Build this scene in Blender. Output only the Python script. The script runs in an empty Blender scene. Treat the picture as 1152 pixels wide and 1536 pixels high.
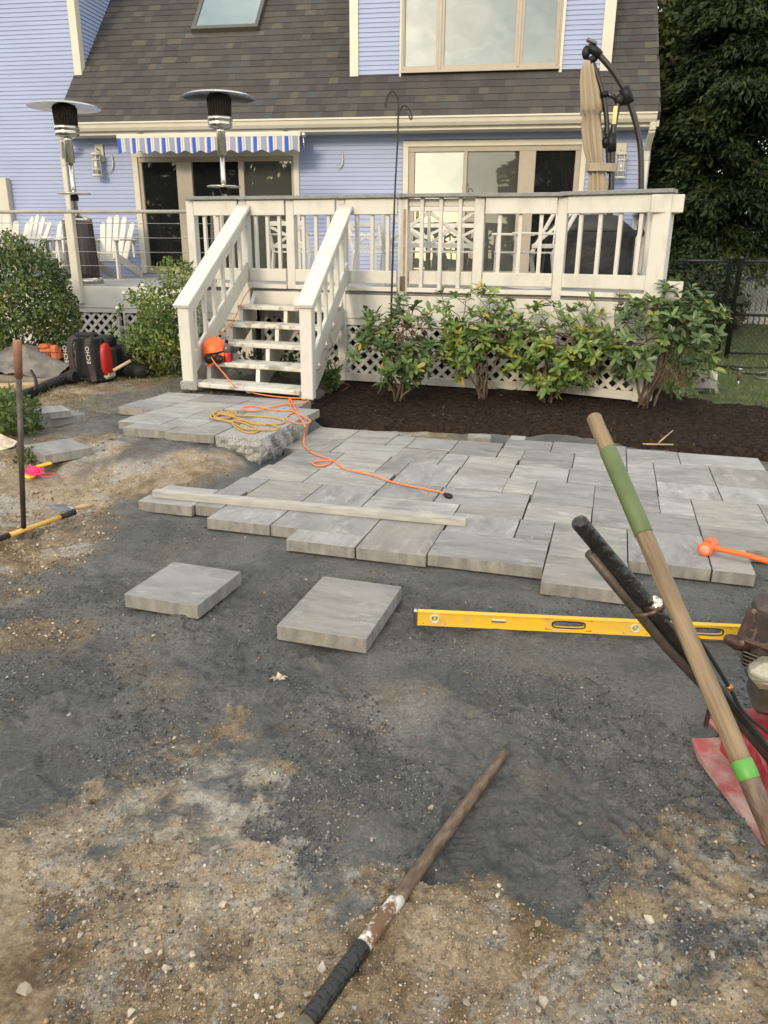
import bpy, math, random
import numpy as np
from mathutils import Matrix, Vector

# ------------------------------------------------------------------ camera, sky, sun, exposure
sc = bpy.context.scene
COL = sc.collection
F, CX, CY = 1150.0, 576.0, 768.0
PITCH, YAW, ROLL, CAMH = math.radians(18.9), math.radians(9.5), math.radians(0.49), 1.38
_R = Matrix.Rotation(YAW, 3, 'Z') @ Matrix.Rotation(math.pi / 2 - PITCH, 3, 'X') @ Matrix.Rotation(ROLL, 3, 'Z')
camd = bpy.data.cameras.new('camera')
cam = bpy.data.objects.new('camera', camd)
COL.objects.link(cam)
cam.matrix_world = Matrix.Translation((0, 0, CAMH)) @ _R.to_4x4()
camd.sensor_fit = 'HORIZONTAL'
camd.sensor_width = 36.0
camd.lens = F / 1152.0 * 36.0
camd.clip_start = 0.05
camd.clip_end = 1000
sc.camera = cam

SUN_AZ, SUN_EL = math.radians(192), math.radians(21)
world = bpy.data.worlds.new('World')
sc.world = world
world.use_nodes = True
wn, wl = world.node_tree.nodes, world.node_tree.links
bg = wn['Background']
bg.inputs[1].default_value = 0.15
sky = wn.new('ShaderNodeTexSky')
sky.sky_type = 'NISHITA'
sky.sun_disc = False
sky.sun_elevation = SUN_EL
sky.sun_rotation = SUN_AZ
sky.air_density = 1.0
sky.dust_density = 1.0
# an even broken cloud layer over the whole dome
tcw = wn.new('ShaderNodeTexCoord')
mpw = wn.new('ShaderNodeMapping'); mpw.inputs['Scale'].default_value = (1.0, 1.0, 2.6)
nzw = wn.new('ShaderNodeTexNoise'); nzw.inputs['Scale'].default_value = 2.3; nzw.inputs['Detail'].default_value = 7; nzw.inputs['Roughness'].default_value = 0.55
rpw = wn.new('ShaderNodeValToRGB')
rpw.color_ramp.elements[0].position = 0.36; rpw.color_ramp.elements[0].color = (.55, .55, .55, 1)
rpw.color_ramp.elements[1].position = 0.60; rpw.color_ramp.elements[1].color = (1, 1, 1, 1)
nz2 = wn.new('ShaderNodeTexNoise'); nz2.inputs['Scale'].default_value = 4.5; nz2.inputs['Detail'].default_value = 5
rp2 = wn.new('ShaderNodeValToRGB')
rp2.color_ramp.elements[0].position = 0.3; rp2.color_ramp.elements[0].color = (2.3, 2.6, 2.75, 1)
rp2.color_ramp.elements[1].position = 0.7; rp2.color_ramp.elements[1].color = (8.4, 8.1, 7.3, 1)
mxw = wn.new('ShaderNodeMix'); mxw.data_type = 'RGBA'
wl.new(tcw.outputs['Generated'], mpw.inputs[0]); wl.new(mpw.outputs[0], nzw.inputs[0]); wl.new(mpw.outputs[0], nz2.inputs[0])
wl.new(nzw.outputs[0], rpw.inputs[0]); wl.new(nz2.outputs[0], rp2.inputs[0])
wl.new(rpw.outputs[0], mxw.inputs['Factor']); wl.new(sky.outputs[0], mxw.inputs['A']); wl.new(rp2.outputs[0], mxw.inputs['B'])
wl.new(mxw.outputs['Result'], bg.inputs[0])

sund = bpy.data.lights.new('sun', 'SUN')
sund.energy = 0.95
sund.angle = math.radians(10)
sund.color = (1.0, 0.80, 0.56)
sun = bpy.data.objects.new('sun', sund)
COL.objects.link(sun)
_sd = Vector((math.sin(SUN_AZ) * math.cos(SUN_EL), math.cos(SUN_AZ) * math.cos(SUN_EL), math.sin(SUN_EL)))
sun.rotation_euler = (-_sd).to_track_quat('-Z', 'Y').to_euler()
sun.location = (-3, -8, 6)

sc.view_settings.view_transform = 'Standard'
sc.view_settings.look = 'None'
sc.view_settings.exposure = 1.15
sc.view_settings.gamma = 1.0
sc.view_settings.use_curve_mapping = False
sc.cycles.max_bounces = 6
sc.cycles.diffuse_bounces = 3
sc.cycles.glossy_bounces = 4
sc.cycles.transparent_max_bounces = 8

# ------------------------------------------------------------------ helpers
rng = np.random.default_rng(11)
random.seed(5)
PI = math.pi

def _ray(x, y): return _R @ Vector(((x - CX) / F, -(y - CY) / F, -1.0))
_C = Vector((0, 0, CAMH))
def onz(x, y, z=0.0):
    d = _ray(x, y); return _C + d * ((z - CAMH) / d.z)
def ony(x, y, Y):
    d = _ray(x, y); return _C + d * (Y / d.y)
def onx(x, y, X):
    d = _ray(x, y); return _C + d * (X / d.x)
def dep(x, y, t): return _C + _ray(x, y) * t

ROOT = {}          # object -> root world matrix

def setp(o, label=None, cat=None, group=None, kind=None):
    if label: o['label'] = label
    if cat: o['category'] = cat
    if group: o['group'] = group
    if kind: o['kind'] = kind
    return o

def thing(name, label, cat, loc=(0, 0, 0), rz=0.0, group=None, kind=None):
    o = bpy.data.objects.new(name, None)
    o.empty_display_size = 0.1
    COL.objects.link(o)
    o.location = loc
    o.rotation_euler = (0, 0, rz)
    ROOT[o] = Matrix.Translation(loc) @ Matrix.Rotation(rz, 4, 'Z')
    return setp(o, label, cat, group, kind)

def link(name, me, parent=None, M=None, world=False):
    """link a mesh object; M is a matrix in root space (or world space with world=True)"""
    o = bpy.data.objects.new(name, me)
    COL.objects.link(o)
    if parent is not None:
        o.parent = parent
        ROOT[o] = ROOT.get(parent, Matrix())
        if M is not None:
            o.matrix_basis = (ROOT[o].inverted() @ M) if world else M
    else:
        ROOT[o] = Matrix()
        if M is not None:
            o.matrix_basis = M
    return o

def mesh(name, v, f, mats, mi=None, smooth=False):
    me = bpy.data.meshes.new(name)
    me.from_pydata(v, [], f)
    for m in (mats if isinstance(mats, (list, tuple)) else [mats]): me.materials.append(m)
    if mi is not None: me.polygons.foreach_set('material_index', mi)
    if smooth: me.polygons.foreach_set('use_smooth', [True] * len(me.polygons))
    me.update()
    return me

class MB:
    def __init__(s): s.v, s.f, s.m, s.sm = [], [], [], []
    def add(s, v, f, M=None, mi=0, smooth=False):
        b = len(s.v)
        if M is not None: v = [M @ Vector(p) for p in v]
        s.v += [tuple(p) for p in v]
        s.f += [tuple(i + b for i in q) for q in f]
        s.m += [mi] * len(f)
        s.sm += [smooth] * len(f)
        return s
    def box(s, c, d, M=None, mi=0, bev=0.0):
        """box centred at c, full size d, chamfered by bev"""
        x, y, z = d[0] / 2, d[1] / 2, d[2] / 2
        if bev <= 0:
            v = [(sx * x + c[0], sy * y + c[1], sz * z + c[2]) for sx in (-1, 1) for sy in (-1, 1) for sz in (-1, 1)]
            f = [(0, 1, 3, 2), (4, 6, 7, 5), (0, 4, 5, 1), (2, 3, 7, 6), (0, 2, 6, 4), (1, 5, 7, 3)]
            return s.add(v, f, M, mi)
        b = min(bev, x * .8, y * .8, z * .8)
        v, idx = [], {}
        for sx in (-1, 1):
            for sy in (-1, 1):
                for sz in (-1, 1):
                    for ax in range(3):
                        p = [sx * (x - b), sy * (y - b), sz * (z - b)]
                        p[ax] = (sx * x, sy * y, sz * z)[ax]
                        idx[sx, sy, sz, ax] = len(v)
                        v.append((p[0] + c[0], p[1] + c[1], p[2] + c[2]))
        f = []
        for ax in range(3):
            o1, o2 = [a for a in range(3) if a != ax]
            for sg in (-1, 1):
                q = []
                for a, bb in ((-1, -1), (1, -1), (1, 1), (-1, 1)):
                    k = [0, 0, 0]; k[ax] = sg; k[o1] = a; k[o2] = bb
                    q.append(idx[k[0], k[1], k[2], ax])
                f.append(tuple(q))
        for ax in range(3):
            o1, o2 = [a for a in range(3) if a != ax]
            for a in (-1, 1):
                for bb in (-1, 1):
                    q = []
                    for sg, who in ((-1, o1), (1, o1), (1, o2), (-1, o2)):
                        k = [0, 0, 0]; k[ax] = sg; k[o1] = a; k[o2] = bb
                        q.append(idx[k[0], k[1], k[2], who])
                    f.append(tuple(q))
        for sx in (-1, 1):
            for sy in (-1, 1):
                for sz in (-1, 1):
                    f.append(tuple(idx[sx, sy, sz, a] for a in range(3)))
        return s.add(v, f, M, mi)
    def beam(s, a, b, w, h, up=(0, 0, 1), mi=0, bev=0.0):
        """box from a to b, w across, h along up"""
        a, b = Vector(a), Vector(b)
        d = b - a
        L = d.length
        x = d.normalized()
        u = Vector(up)
        y = u.cross(x)
        if y.length < 1e-5: y = Vector((0, 1, 0)).cross(x)
        y.normalize()
        z = x.cross(y)
        M = Matrix(((x.x, y.x, z.x, (a.x + b.x) / 2), (x.y, y.y, z.y, (a.y + b.y) / 2), (x.z, y.z, z.z, (a.z + b.z) / 2), (0, 0, 0, 1)))
        return s.box((0, 0, 0), (L, w, h), M, mi, bev)
    def tube(s, pts, r, n=10, mi=0, cap=True, smooth=True):
        pts = [Vector(p) for p in pts]
        rr = r if isinstance(r, (list, tuple)) else [r] * len(pts)
        v, f = [], []
        t0 = (pts[1] - pts[0]).normalized()
        u = t0.orthogonal().normalized()
        for i, p in enumerate(pts):
            if i == 0: t = pts[1] - pts[0]
            elif i == len(pts) - 1: t = pts[-1] - pts[-2]
            else: t = (pts[i + 1] - p).normalized() + (p - pts[i - 1]).normalized()
            if t.length < 1e-9: t = pts[i] - pts[i - 1]
            t = t.normalized()
            u = u - t * u.dot(t)
            if u.length < 1e-6: u = t.orthogonal()
            u.normalize()
            w = t.cross(u)
            for k in range(n):
                a = 2 * PI * k / n
                v.append(p + (u * math.cos(a) + w * math.sin(a)) * rr[i])
        for i in range(len(pts) - 1):
            for k in range(n):
                a, b = i * n + k, i * n + (k + 1) % n
                f.append((a, b, b + n, a + n))
        if cap:
            f.append(tuple(range(n - 1, -1, -1)))
            f.append(tuple(range((len(pts) - 1) * n, len(pts) * n)))
        return s.add(v, f, None, mi, smooth)
    def lathe(s, prof, c=(0, 0, 0), n=24, mi=0, M=None, smooth=True, cap=True):
        """prof: list of (r, z)"""
        v, f = [], []
        for r, z in prof:
            for k in range(n):
                a = 2 * PI * k / n
                v.append((c[0] + r * math.cos(a), c[1] + r * math.sin(a), c[2] + z))
        for i in range(len(prof) - 1):
            for k in range(n):
                a, b = i * n + k, i * n + (k + 1) % n
                f.append((a, b, b + n, a + n))
        if cap and prof[0][0] > 1e-4: f.append(tuple(range(n - 1, -1, -1)))
        if cap and prof[-1][0] > 1e-4: f.append(tuple(range((len(prof) - 1) * n, len(prof) * n)))
        return s.add(v, f, M, mi, smooth)
    def prism(s, poly, t0, t1, M=None, mi=0):
        """polygon (a, b) extruded along the third axis from t0 to t1; M maps (a, b, t) to place"""
        n = len(poly)
        v = [(p[0], p[1], t0) for p in poly] + [(p[0], p[1], t1) for p in poly]
        f = [tuple(range(n - 1, -1, -1)), tuple(range(n, 2 * n))]
        f += [(i, (i + 1) % n, n + (i + 1) % n, n + i) for i in range(n)]
        return s.add(v, f, M, mi)
    def blob(s, c, r, n=10, m=7, seed=0, jit=0.12, M=None, mi=0, smooth=True, pw=1.0):
        """lumpy ellipsoid, super-ellipsoid when pw < 1"""
        q = np.random.default_rng(seed)
        v, f = [], []
        sg = lambda t: math.copysign(abs(t) ** pw, t)
        for i in range(m + 1):
            th = PI * i / m
            for k in range(n):
                a = 2 * PI * k / n
                j = 1 + q.uniform(-jit, jit)
                v.append((c[0] + r[0] * sg(math.sin(th)) * sg(math.cos(a)) * j, c[1] + r[1] * sg(math.sin(th)) * sg(math.sin(a)) * j, c[2] + r[2] * sg(math.cos(th)) * j))
        for i in range(m):
            for k in range(n):
                a, b = i * n + k, i * n + (k + 1) % n
                f.append((a, a + n, b + n, b))
        return s.add(v, f, M, mi, smooth)
    def mesh(s, name, mats):
        me = mesh(name, s.v, s.f, mats, s.m)
        me.polygons.foreach_set('use_smooth', s.sm)
        return me
    def build(s, name, mats, parent=None, world=True):
        if world and parent is not None:
            Mi = ROOT.get(parent, Matrix()).inverted()
            s.v = [tuple(Mi @ Vector(p)) for p in s.v]
        return link(name, s.mesh(name, mats), parent)

def ztube(name, A, B_, prof, m_, parent, n=16, jit=.015, seed=0, bow=0.0, seg=0):
    """round bar from A to B_ along its own local Z, so that grain follows it; prof = [(t, r)]"""
    A, B_ = Vector(A), Vector(B_); L = (B_ - A).length
    z = (B_ - A).normalized(); x = z.orthogonal().normalized(); y = z.cross(x)
    q = np.random.default_rng(seed)
    ts = sorted(set([t for t, _ in prof] + ([k / seg for k in range(seg + 1)] if seg else [])))
    ts = [t for t in ts if prof[0][0] <= t <= prof[-1][0]]
    b = MB(); b.tube([(bow * math.sin(PI * t) + q.normal(0, jit * .02), q.normal(0, jit * .02), L * t) for t in ts],
                     [float(np.interp(t, [p_[0] for p_ in prof], [p_[1] for p_ in prof])) * (1 + q.normal(0, jit)) for t in ts], n)
    M = Matrix(((x.x, y.x, z.x, A.x), (x.y, y.y, z.y, A.y), (x.z, y.z, z.z, A.z), (0, 0, 0, 1)))
    return link(name, b.mesh(name, [m_]), parent, M, True)

def copy_tree(o, parent=None):
    c = o.copy()
    COL.objects.link(c)
    c.parent = parent
    for ch in list(o.children): copy_tree(ch, c)
    return c

# --- numpy noise
_tab = np.random.default_rng(3).random((256, 256)).astype(np.float32)
def vnoise(x, y, seed=0):
    x = np.asarray(x, float) + seed * 17.31; y = np.asarray(y, float) + seed * 9.17
    xi, yi = np.floor(x).astype(int), np.floor(y).astype(int)
    fx, fy = x - xi, y - yi
    fx, fy = fx * fx * fx * (fx * (fx * 6 - 15) + 10), fy * fy * fy * (fy * (fy * 6 - 15) + 10)
    a, b = _tab[xi & 255, yi & 255], _tab[(xi + 1) & 255, yi & 255]
    c, d = _tab[xi & 255, (yi + 1) & 255], _tab[(xi + 1) & 255, (yi + 1) & 255]
    return (a + (b - a) * fx) * (1 - fy) + (c + (d - c) * fx) * fy
def fbm(x, y, sc_, oc=4, seed=0, g=0.5):
    t, amp, tot = 0, 1.0, 0.0
    for k in range(oc):
        t = t + amp * vnoise(np.asarray(x) * sc_ * 2 ** k, np.asarray(y) * sc_ * 2 ** k, seed + k)
        tot += amp; amp *= g
    return t / tot
def sstep(a, b, t):
    t = np.clip((np.asarray(t, float) - a) / (b - a), 0, 1)
    return t * t * (3 - 2 * t)

# --- materials
def _new(name):
    m = bpy.data.materials.new(name)
    m.use_nodes = True
    return m, m.node_tree.nodes, m.node_tree.links, m.node_tree.nodes['Principled BSDF']

def mat(name, col, rough=0.6, metal=0.0, var=0.12, scale=8.0, bump=0.0, bscale=60.0, spec=0.5, col2=None, lo=0.35, hi=0.65, stretch=(1, 1, 1), dist=0.004, coat=0.0, objrnd=0.0):
    m, N, L, B = _new(name)
    B.inputs['Roughness'].default_value = rough
    B.inputs['Metallic'].default_value = metal
    B.inputs['Specular IOR Level'].default_value = spec
    if coat: B.inputs['Coat Weight'].default_value = coat
    tc = N.new('ShaderNodeTexCoord')
    mp = N.new('ShaderNodeMapping'); mp.inputs['Scale'].default_value = stretch
    L.new(tc.outputs['Object'], mp.inputs[0])
    nz = N.new('ShaderNodeTexNoise'); nz.inputs['Scale'].default_value = scale; nz.inputs['Detail'].default_value = 6; nz.inputs['Roughness'].default_value = 0.6
    L.new(mp.outputs[0], nz.inputs[0])
    rp = N.new('ShaderNodeValToRGB')
    c2 = col2 if col2 else tuple(min(1, c * (1 + var)) for c in col)
    c1 = col if col2 else tuple(c * (1 - var) for c in col)
    rp.color_ramp.elements[0].position = lo; rp.color_ramp.elements[0].color = (*c1, 1)
    rp.color_ramp.elements[1].position = hi; rp.color_ramp.elements[1].color = (*c2, 1)
    out = rp.outputs[0]
    if objrnd:
        oi = N.new('ShaderNodeObjectInfo')
        of = N.new('ShaderNodeVectorMath'); of.operation = 'SCALE'; of.inputs['Scale'].default_value = 37.0
        cb = N.new('ShaderNodeCombineXYZ'); L.new(oi.outputs['Random'], cb.inputs[0]); L.new(oi.outputs['Random'], cb.inputs[1])
        L.new(cb.outputs[0], of.inputs[0])
        ad = N.new('ShaderNodeVectorMath'); L.new(mp.outputs[0], ad.inputs[0]); L.new(of.outputs[0], ad.inputs[1])
        L.new(ad.outputs[0], nz.inputs[0])
        hs = N.new('ShaderNodeHueSaturation')
        mr = N.new('ShaderNodeMapRange'); mr.inputs[3].default_value = 1 - objrnd; mr.inputs[4].default_value = 1 + objrnd
        L.new(oi.outputs['Random'], mr.inputs[0]); L.new(mr.outputs[0], hs.inputs['Value']); L.new(out, hs.inputs['Color'])
        out = hs.outputs[0]
    L.new(nz.outputs[0], rp.inputs[0]); L.new(out, B.inputs['Base Color'])
    if bump:
        nb = N.new('ShaderNodeTexNoise'); nb.inputs['Scale'].default_value = bscale; nb.inputs['Detail'].default_value = 5
        L.new(mp.outputs[0], nb.inputs[0])
        bp = N.new('ShaderNodeBump'); bp.inputs['Strength'].default_value = bump; bp.inputs['Distance'].default_value = dist
        L.new(nb.outputs[0], bp.inputs['Height']); L.new(bp.outputs[0], B.inputs['Normal'])
    return m

def leafmat(name, cols, rough=0.45, trans=0.25, spec=0.5):
    """colour by the per-leaf value 'rnd'"""
    m, N, L, B = _new(name)
    at = N.new('ShaderNodeAttribute'); at.attribute_name = 'rnd'
    rp = N.new('ShaderNodeValToRGB')
    e = rp.color_ramp.elements
    while len(e) < len(cols): e.new(0.5)
    for i, (p, c) in enumerate(cols): e[i].position = p; e[i].color = (*c, 1)
    L.new(at.outputs['Fac'], rp.inputs[0])
    L.new(rp.outputs[0], B.inputs['Base Color'])
    B.inputs['Roughness'].default_value = rough
    B.inputs['Specular IOR Level'].default_value = spec
    tr = N.new('ShaderNodeBsdfTranslucent'); L.new(rp.outputs[0], tr.inputs[0])
    mx = N.new('ShaderNodeMixShader'); mx.inputs[0].default_value = trans
    out = N['Material Output']
    L.new(B.outputs[0], mx.inputs[1]); L.new(tr.outputs[0], mx.inputs[2]); L.new(mx.outputs[0], out.inputs[0])
    return m

def leaf_mesh(name, P, D, NRM, length, width, mats, rnd, fold=0.15, droop=0.0, oval=False):
    """n leaves, each a folded lozenge of four triangles"""
    n = len(P)
    D = D / np.linalg.norm(D, axis=1, keepdims=True)
    S = np.cross(D, NRM); S /= (np.linalg.norm(S, axis=1, keepdims=True) + 1e-9)
    U = np.cross(S, D)
    Ln = np.broadcast_to(np.asarray(length, float), (n,))[:, None]
    Wd = np.broadcast_to(np.asarray(width, float), (n,))[:, None]
    base = P
    mid = P + D * Ln * 0.55 - U * Wd * fold
    l = P + D * Ln * 0.5 + S * Wd * 0.5 + U * Wd * fold
    r = P + D * Ln * 0.5 - S * Wd * 0.5 + U * Wd * fold
    tip = P + D * Ln - U * Ln * droop
    nv = 5
    if oval:
        l1 = P + D * Ln * .30 + S * Wd * .44 + U * Wd * fold; l2 = P + D * Ln * .72 + S * Wd * .46 + U * Wd * fold - U * Ln * droop * .5
        r1 = P + D * Ln * .30 - S * Wd * .44 + U * Wd * fold; r2 = P + D * Ln * .72 - S * Wd * .46 + U * Wd * fold - U * Ln * droop * .5
        V = np.stack([base, l1, l2, tip, r2, r1, mid], 1).reshape(-1, 3); nv = 7
        k = np.arange(n)[:, None] * 7
        Fc = np.concatenate([k + [0, 6, 1], k + [1, 6, 2], k + [2, 6, 3], k + [3, 6, 4], k + [4, 6, 5], k + [5, 6, 0]], 1).reshape(-1, 3)
    else:
        V = np.stack([base, l, tip, r, mid], 1).reshape(-1, 3)
        k = np.arange(n)[:, None] * 5
        Fc = np.concatenate([k + [0, 4, 1], k + [1, 4, 2], k + [0, 3, 4], k + [3, 2, 4]], 1).reshape(-1, 3)
    me = bpy.data.meshes.new(name)
    me.vertices.add(len(V)); me.vertices.foreach_set('co', V.astype(np.float32).ravel())
    me.loops.add(Fc.size); me.loops.foreach_set('vertex_index', Fc.astype(np.int32).ravel())
    me.polygons.add(len(Fc))
    me.polygons.foreach_set('loop_start', np.arange(0, Fc.size, 3, dtype=np.int32))
    a = me.attributes.new('rnd', 'FLOAT', 'POINT')
    a.data.foreach_set('value', np.repeat(np.asarray(rnd, np.float32), nv))
    me.materials.append(mats)
    me.update(calc_edges=True)
    return me

def unit(n, r=rng):
    v = r.normal(size=(n, 3)); return v / np.linalg.norm(v, axis=1, keepdims=True)

def localise(arr, root):
    loc = np.array(root.location)
    return arr - loc

# ------------------------------------------------------------------ materials
M_white = mat('white_paint', (0.45, 0.435, 0.385), 0.55, scale=6, bump=0.5, bscale=55, col2=(0.565, 0.55, 0.50), lo=.25, hi=.5, stretch=(1, 1, .5))
M_whiteold = mat('weathered_white_paint', (0.52, 0.49, 0.42), 0.6, scale=7, bump=0.35, bscale=70, col2=(0.60, 0.58, 0.53), lo=0.3, hi=0.5)
M_cream = mat('cream_trim', (0.55, 0.515, 0.425), 0.45, var=0.05, scale=4)
M_cap = mat('grey_cap_board', (0.20, 0.205, 0.20), 0.6, var=0.2, scale=12, bump=0.3, stretch=(1, 6, 6))
M_deckgrey = mat('grey_deck_paint', (0.30, 0.30, 0.29), 0.6, var=0.2, scale=9)
M_taupe = mat('taupe_frame', (0.33, 0.285, 0.225), 0.4, var=0.05)
M_siding = mat('periwinkle_siding', (0.29, 0.345, 0.52), 0.55, var=0.05, scale=1.6, bump=0.12, bscale=40, stretch=(0.4, 1, 1))
M_black = mat('black_plastic', (0.008, 0.008, 0.009), 0.5, var=0.3, spec=.3)
M_rubber = mat('black_rubber', (0.012, 0.012, 0.012), 0.7, var=0.3)
M_steel = mat('brushed_steel', (0.55, 0.52, 0.46), 0.22, 1.0, var=0.08, scale=20)
M_alu = mat('spun_aluminium', (0.50, 0.50, 0.49), 0.26, 1.0, var=0.08, scale=10)
M_bronze = mat('dark_bronze_tube', (0.022, 0.016, 0.014), 0.3, var=0.2, spec=0.6)
M_mocha = mat('brown_enamel', (0.030, 0.016, 0.011), 0.25, var=0.1, spec=0.6)
M_burner = mat('burner_mesh', (0.035, 0.028, 0.02), 0.5, 0.6, var=0.4, scale=60)
M_tan = mat('tan_canvas', (0.33, 0.27, 0.19), 0.9, var=0.05, scale=5, bump=0.2, bscale=160)
M_orange = mat('orange_plastic', (0.78, 0.13, 0.02), 0.4, var=0.08, scale=12)
M_cord = mat('orange_cord', (0.78, 0.20, 0.06), 0.5, var=0.06)
M_rope = mat('ochre_rope', (0.42, 0.26, 0.085), 0.8, var=0.25, scale=120, bump=0.6, bscale=300)
M_red = mat('red_plastic', (0.42, 0.022, 0.02), 0.35, var=0.1)
M_redpaint = mat('scuffed_red_paint', (0.30, 0.022, 0.028), 0.45, scale=14, col2=(0.40, 0.13, 0.125), lo=0.46, hi=0.66, bump=0.3)
M_dustyred = mat('dusty_red_plate', (0.31, 0.07, 0.07), 0.65, scale=11, col2=(0.37, 0.27, 0.24), lo=0.38, hi=0.60, bump=0.4, bscale=90)
M_yellow = mat('yellow_level_paint', (0.70, 0.43, 0.03), 0.4, scale=16, col2=(0.50, 0.36, 0.12), lo=.48, hi=.8)
M_tread = mat('worn_stair_paint', (0.27, 0.25, 0.21), 0.65, scale=9, bump=0.4, bscale=70, col2=(0.58, 0.56, 0.50), lo=0.36, hi=0.50)
M_wood = mat('worn_handle_wood', (0.095, 0.062, 0.036), 0.7, scale=1.0, col2=(0.25, 0.18, 0.108), stretch=(70, 70, 5), lo=.3, hi=.62, bump=0.5, bscale=2.5)
M_palewood = mat('pale_wood', (0.42, 0.30, 0.17), 0.6, scale=8, var=0.15)
M_green = mat('green_tape', (0.075, 0.11, 0.035), 0.5, scale=10, col2=(0.12, 0.155, 0.06), bump=0.2)
M_lime = mat('lime_tape', (0.085, 0.28, 0.045), 0.45, var=0.1)
M_rust = mat('rusty_steel', (0.075, 0.044, 0.027), 0.6, 0.25, scale=1.0, col2=(0.175, 0.13, 0.095), stretch=(60, 60, 18), bump=0.7, bscale=3)
M_rustpale = mat('white_flaked_paint', (0.14, 0.075, 0.04), 0.7, scale=22, col2=(0.55, 0.53, 0.48), lo=0.45, hi=0.52, bump=0.5)
M_darksteel = mat('dark_bar_steel', (0.045, 0.038, 0.032), 0.5, 0.4, scale=20, col2=(0.10, 0.08, 0.065), bump=0.3)
M_tape = mat('black_tape', (0.012, 0.012, 0.013), 0.30, var=0.4, scale=30, bump=1.0, bscale=70, dist=.008)
M_granite = mat('granite', (0.13, 0.13, 0.127), 0.85, scale=150, col2=(0.40, 0.395, 0.375), lo=0.38, hi=0.58, bump=0.8, bscale=40, dist=0.01)
M_dirty = mat('grey_tarp', (0.10, 0.09, 0.08), 0.8, scale=7, col2=(0.22, 0.20, 0.18), bump=0.6, bscale=25, dist=0.02)
M_bark = mat('bark', (0.045, 0.033, 0.023), 0.9, scale=12, col2=(0.11, 0.085, 0.06), bump=0.9, bscale=18, stretch=(1, 1, .25), dist=0.02)
M_stem = mat('shrub_stem', (0.10, 0.07, 0.045), 0.85, var=0.3, scale=30)
M_cover = mat('black_grill_cover', (0.014, 0.015, 0.018), 0.55, var=0.3, bump=0.5, bscale=8, dist=0.03)
M_chalk = mat('clear_plastic', (0.55, 0.53, 0.46), 0.25, var=0.1)
M_concrete = mat('grey_bracket', (0.20, 0.19, 0.18), 0.75, var=0.12, scale=20)
M_stone = mat('field_stone', (0.26, 0.215, 0.16), 0.85, scale=25, col2=(0.46, 0.41, 0.33), bump=0.5, bscale=50, objrnd=0.3)
M_dead = mat('dead_leaf', (0.42, 0.35, 0.24), 0.8, var=0.12, scale=60)
M_pink = mat('neon_pink_string', (0.85, 0.03, 0.16), 0.6, var=0.1)
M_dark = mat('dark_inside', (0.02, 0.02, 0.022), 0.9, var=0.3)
M_pole = mat('dark_iron_hook', (0.035, 0.028, 0.022), 0.6, 0.4, var=0.4, scale=14)
M_lampglass = mat('lamp_glass', (0.36, 0.36, 0.36), 0.12, var=0.1, spec=0.8)

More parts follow.
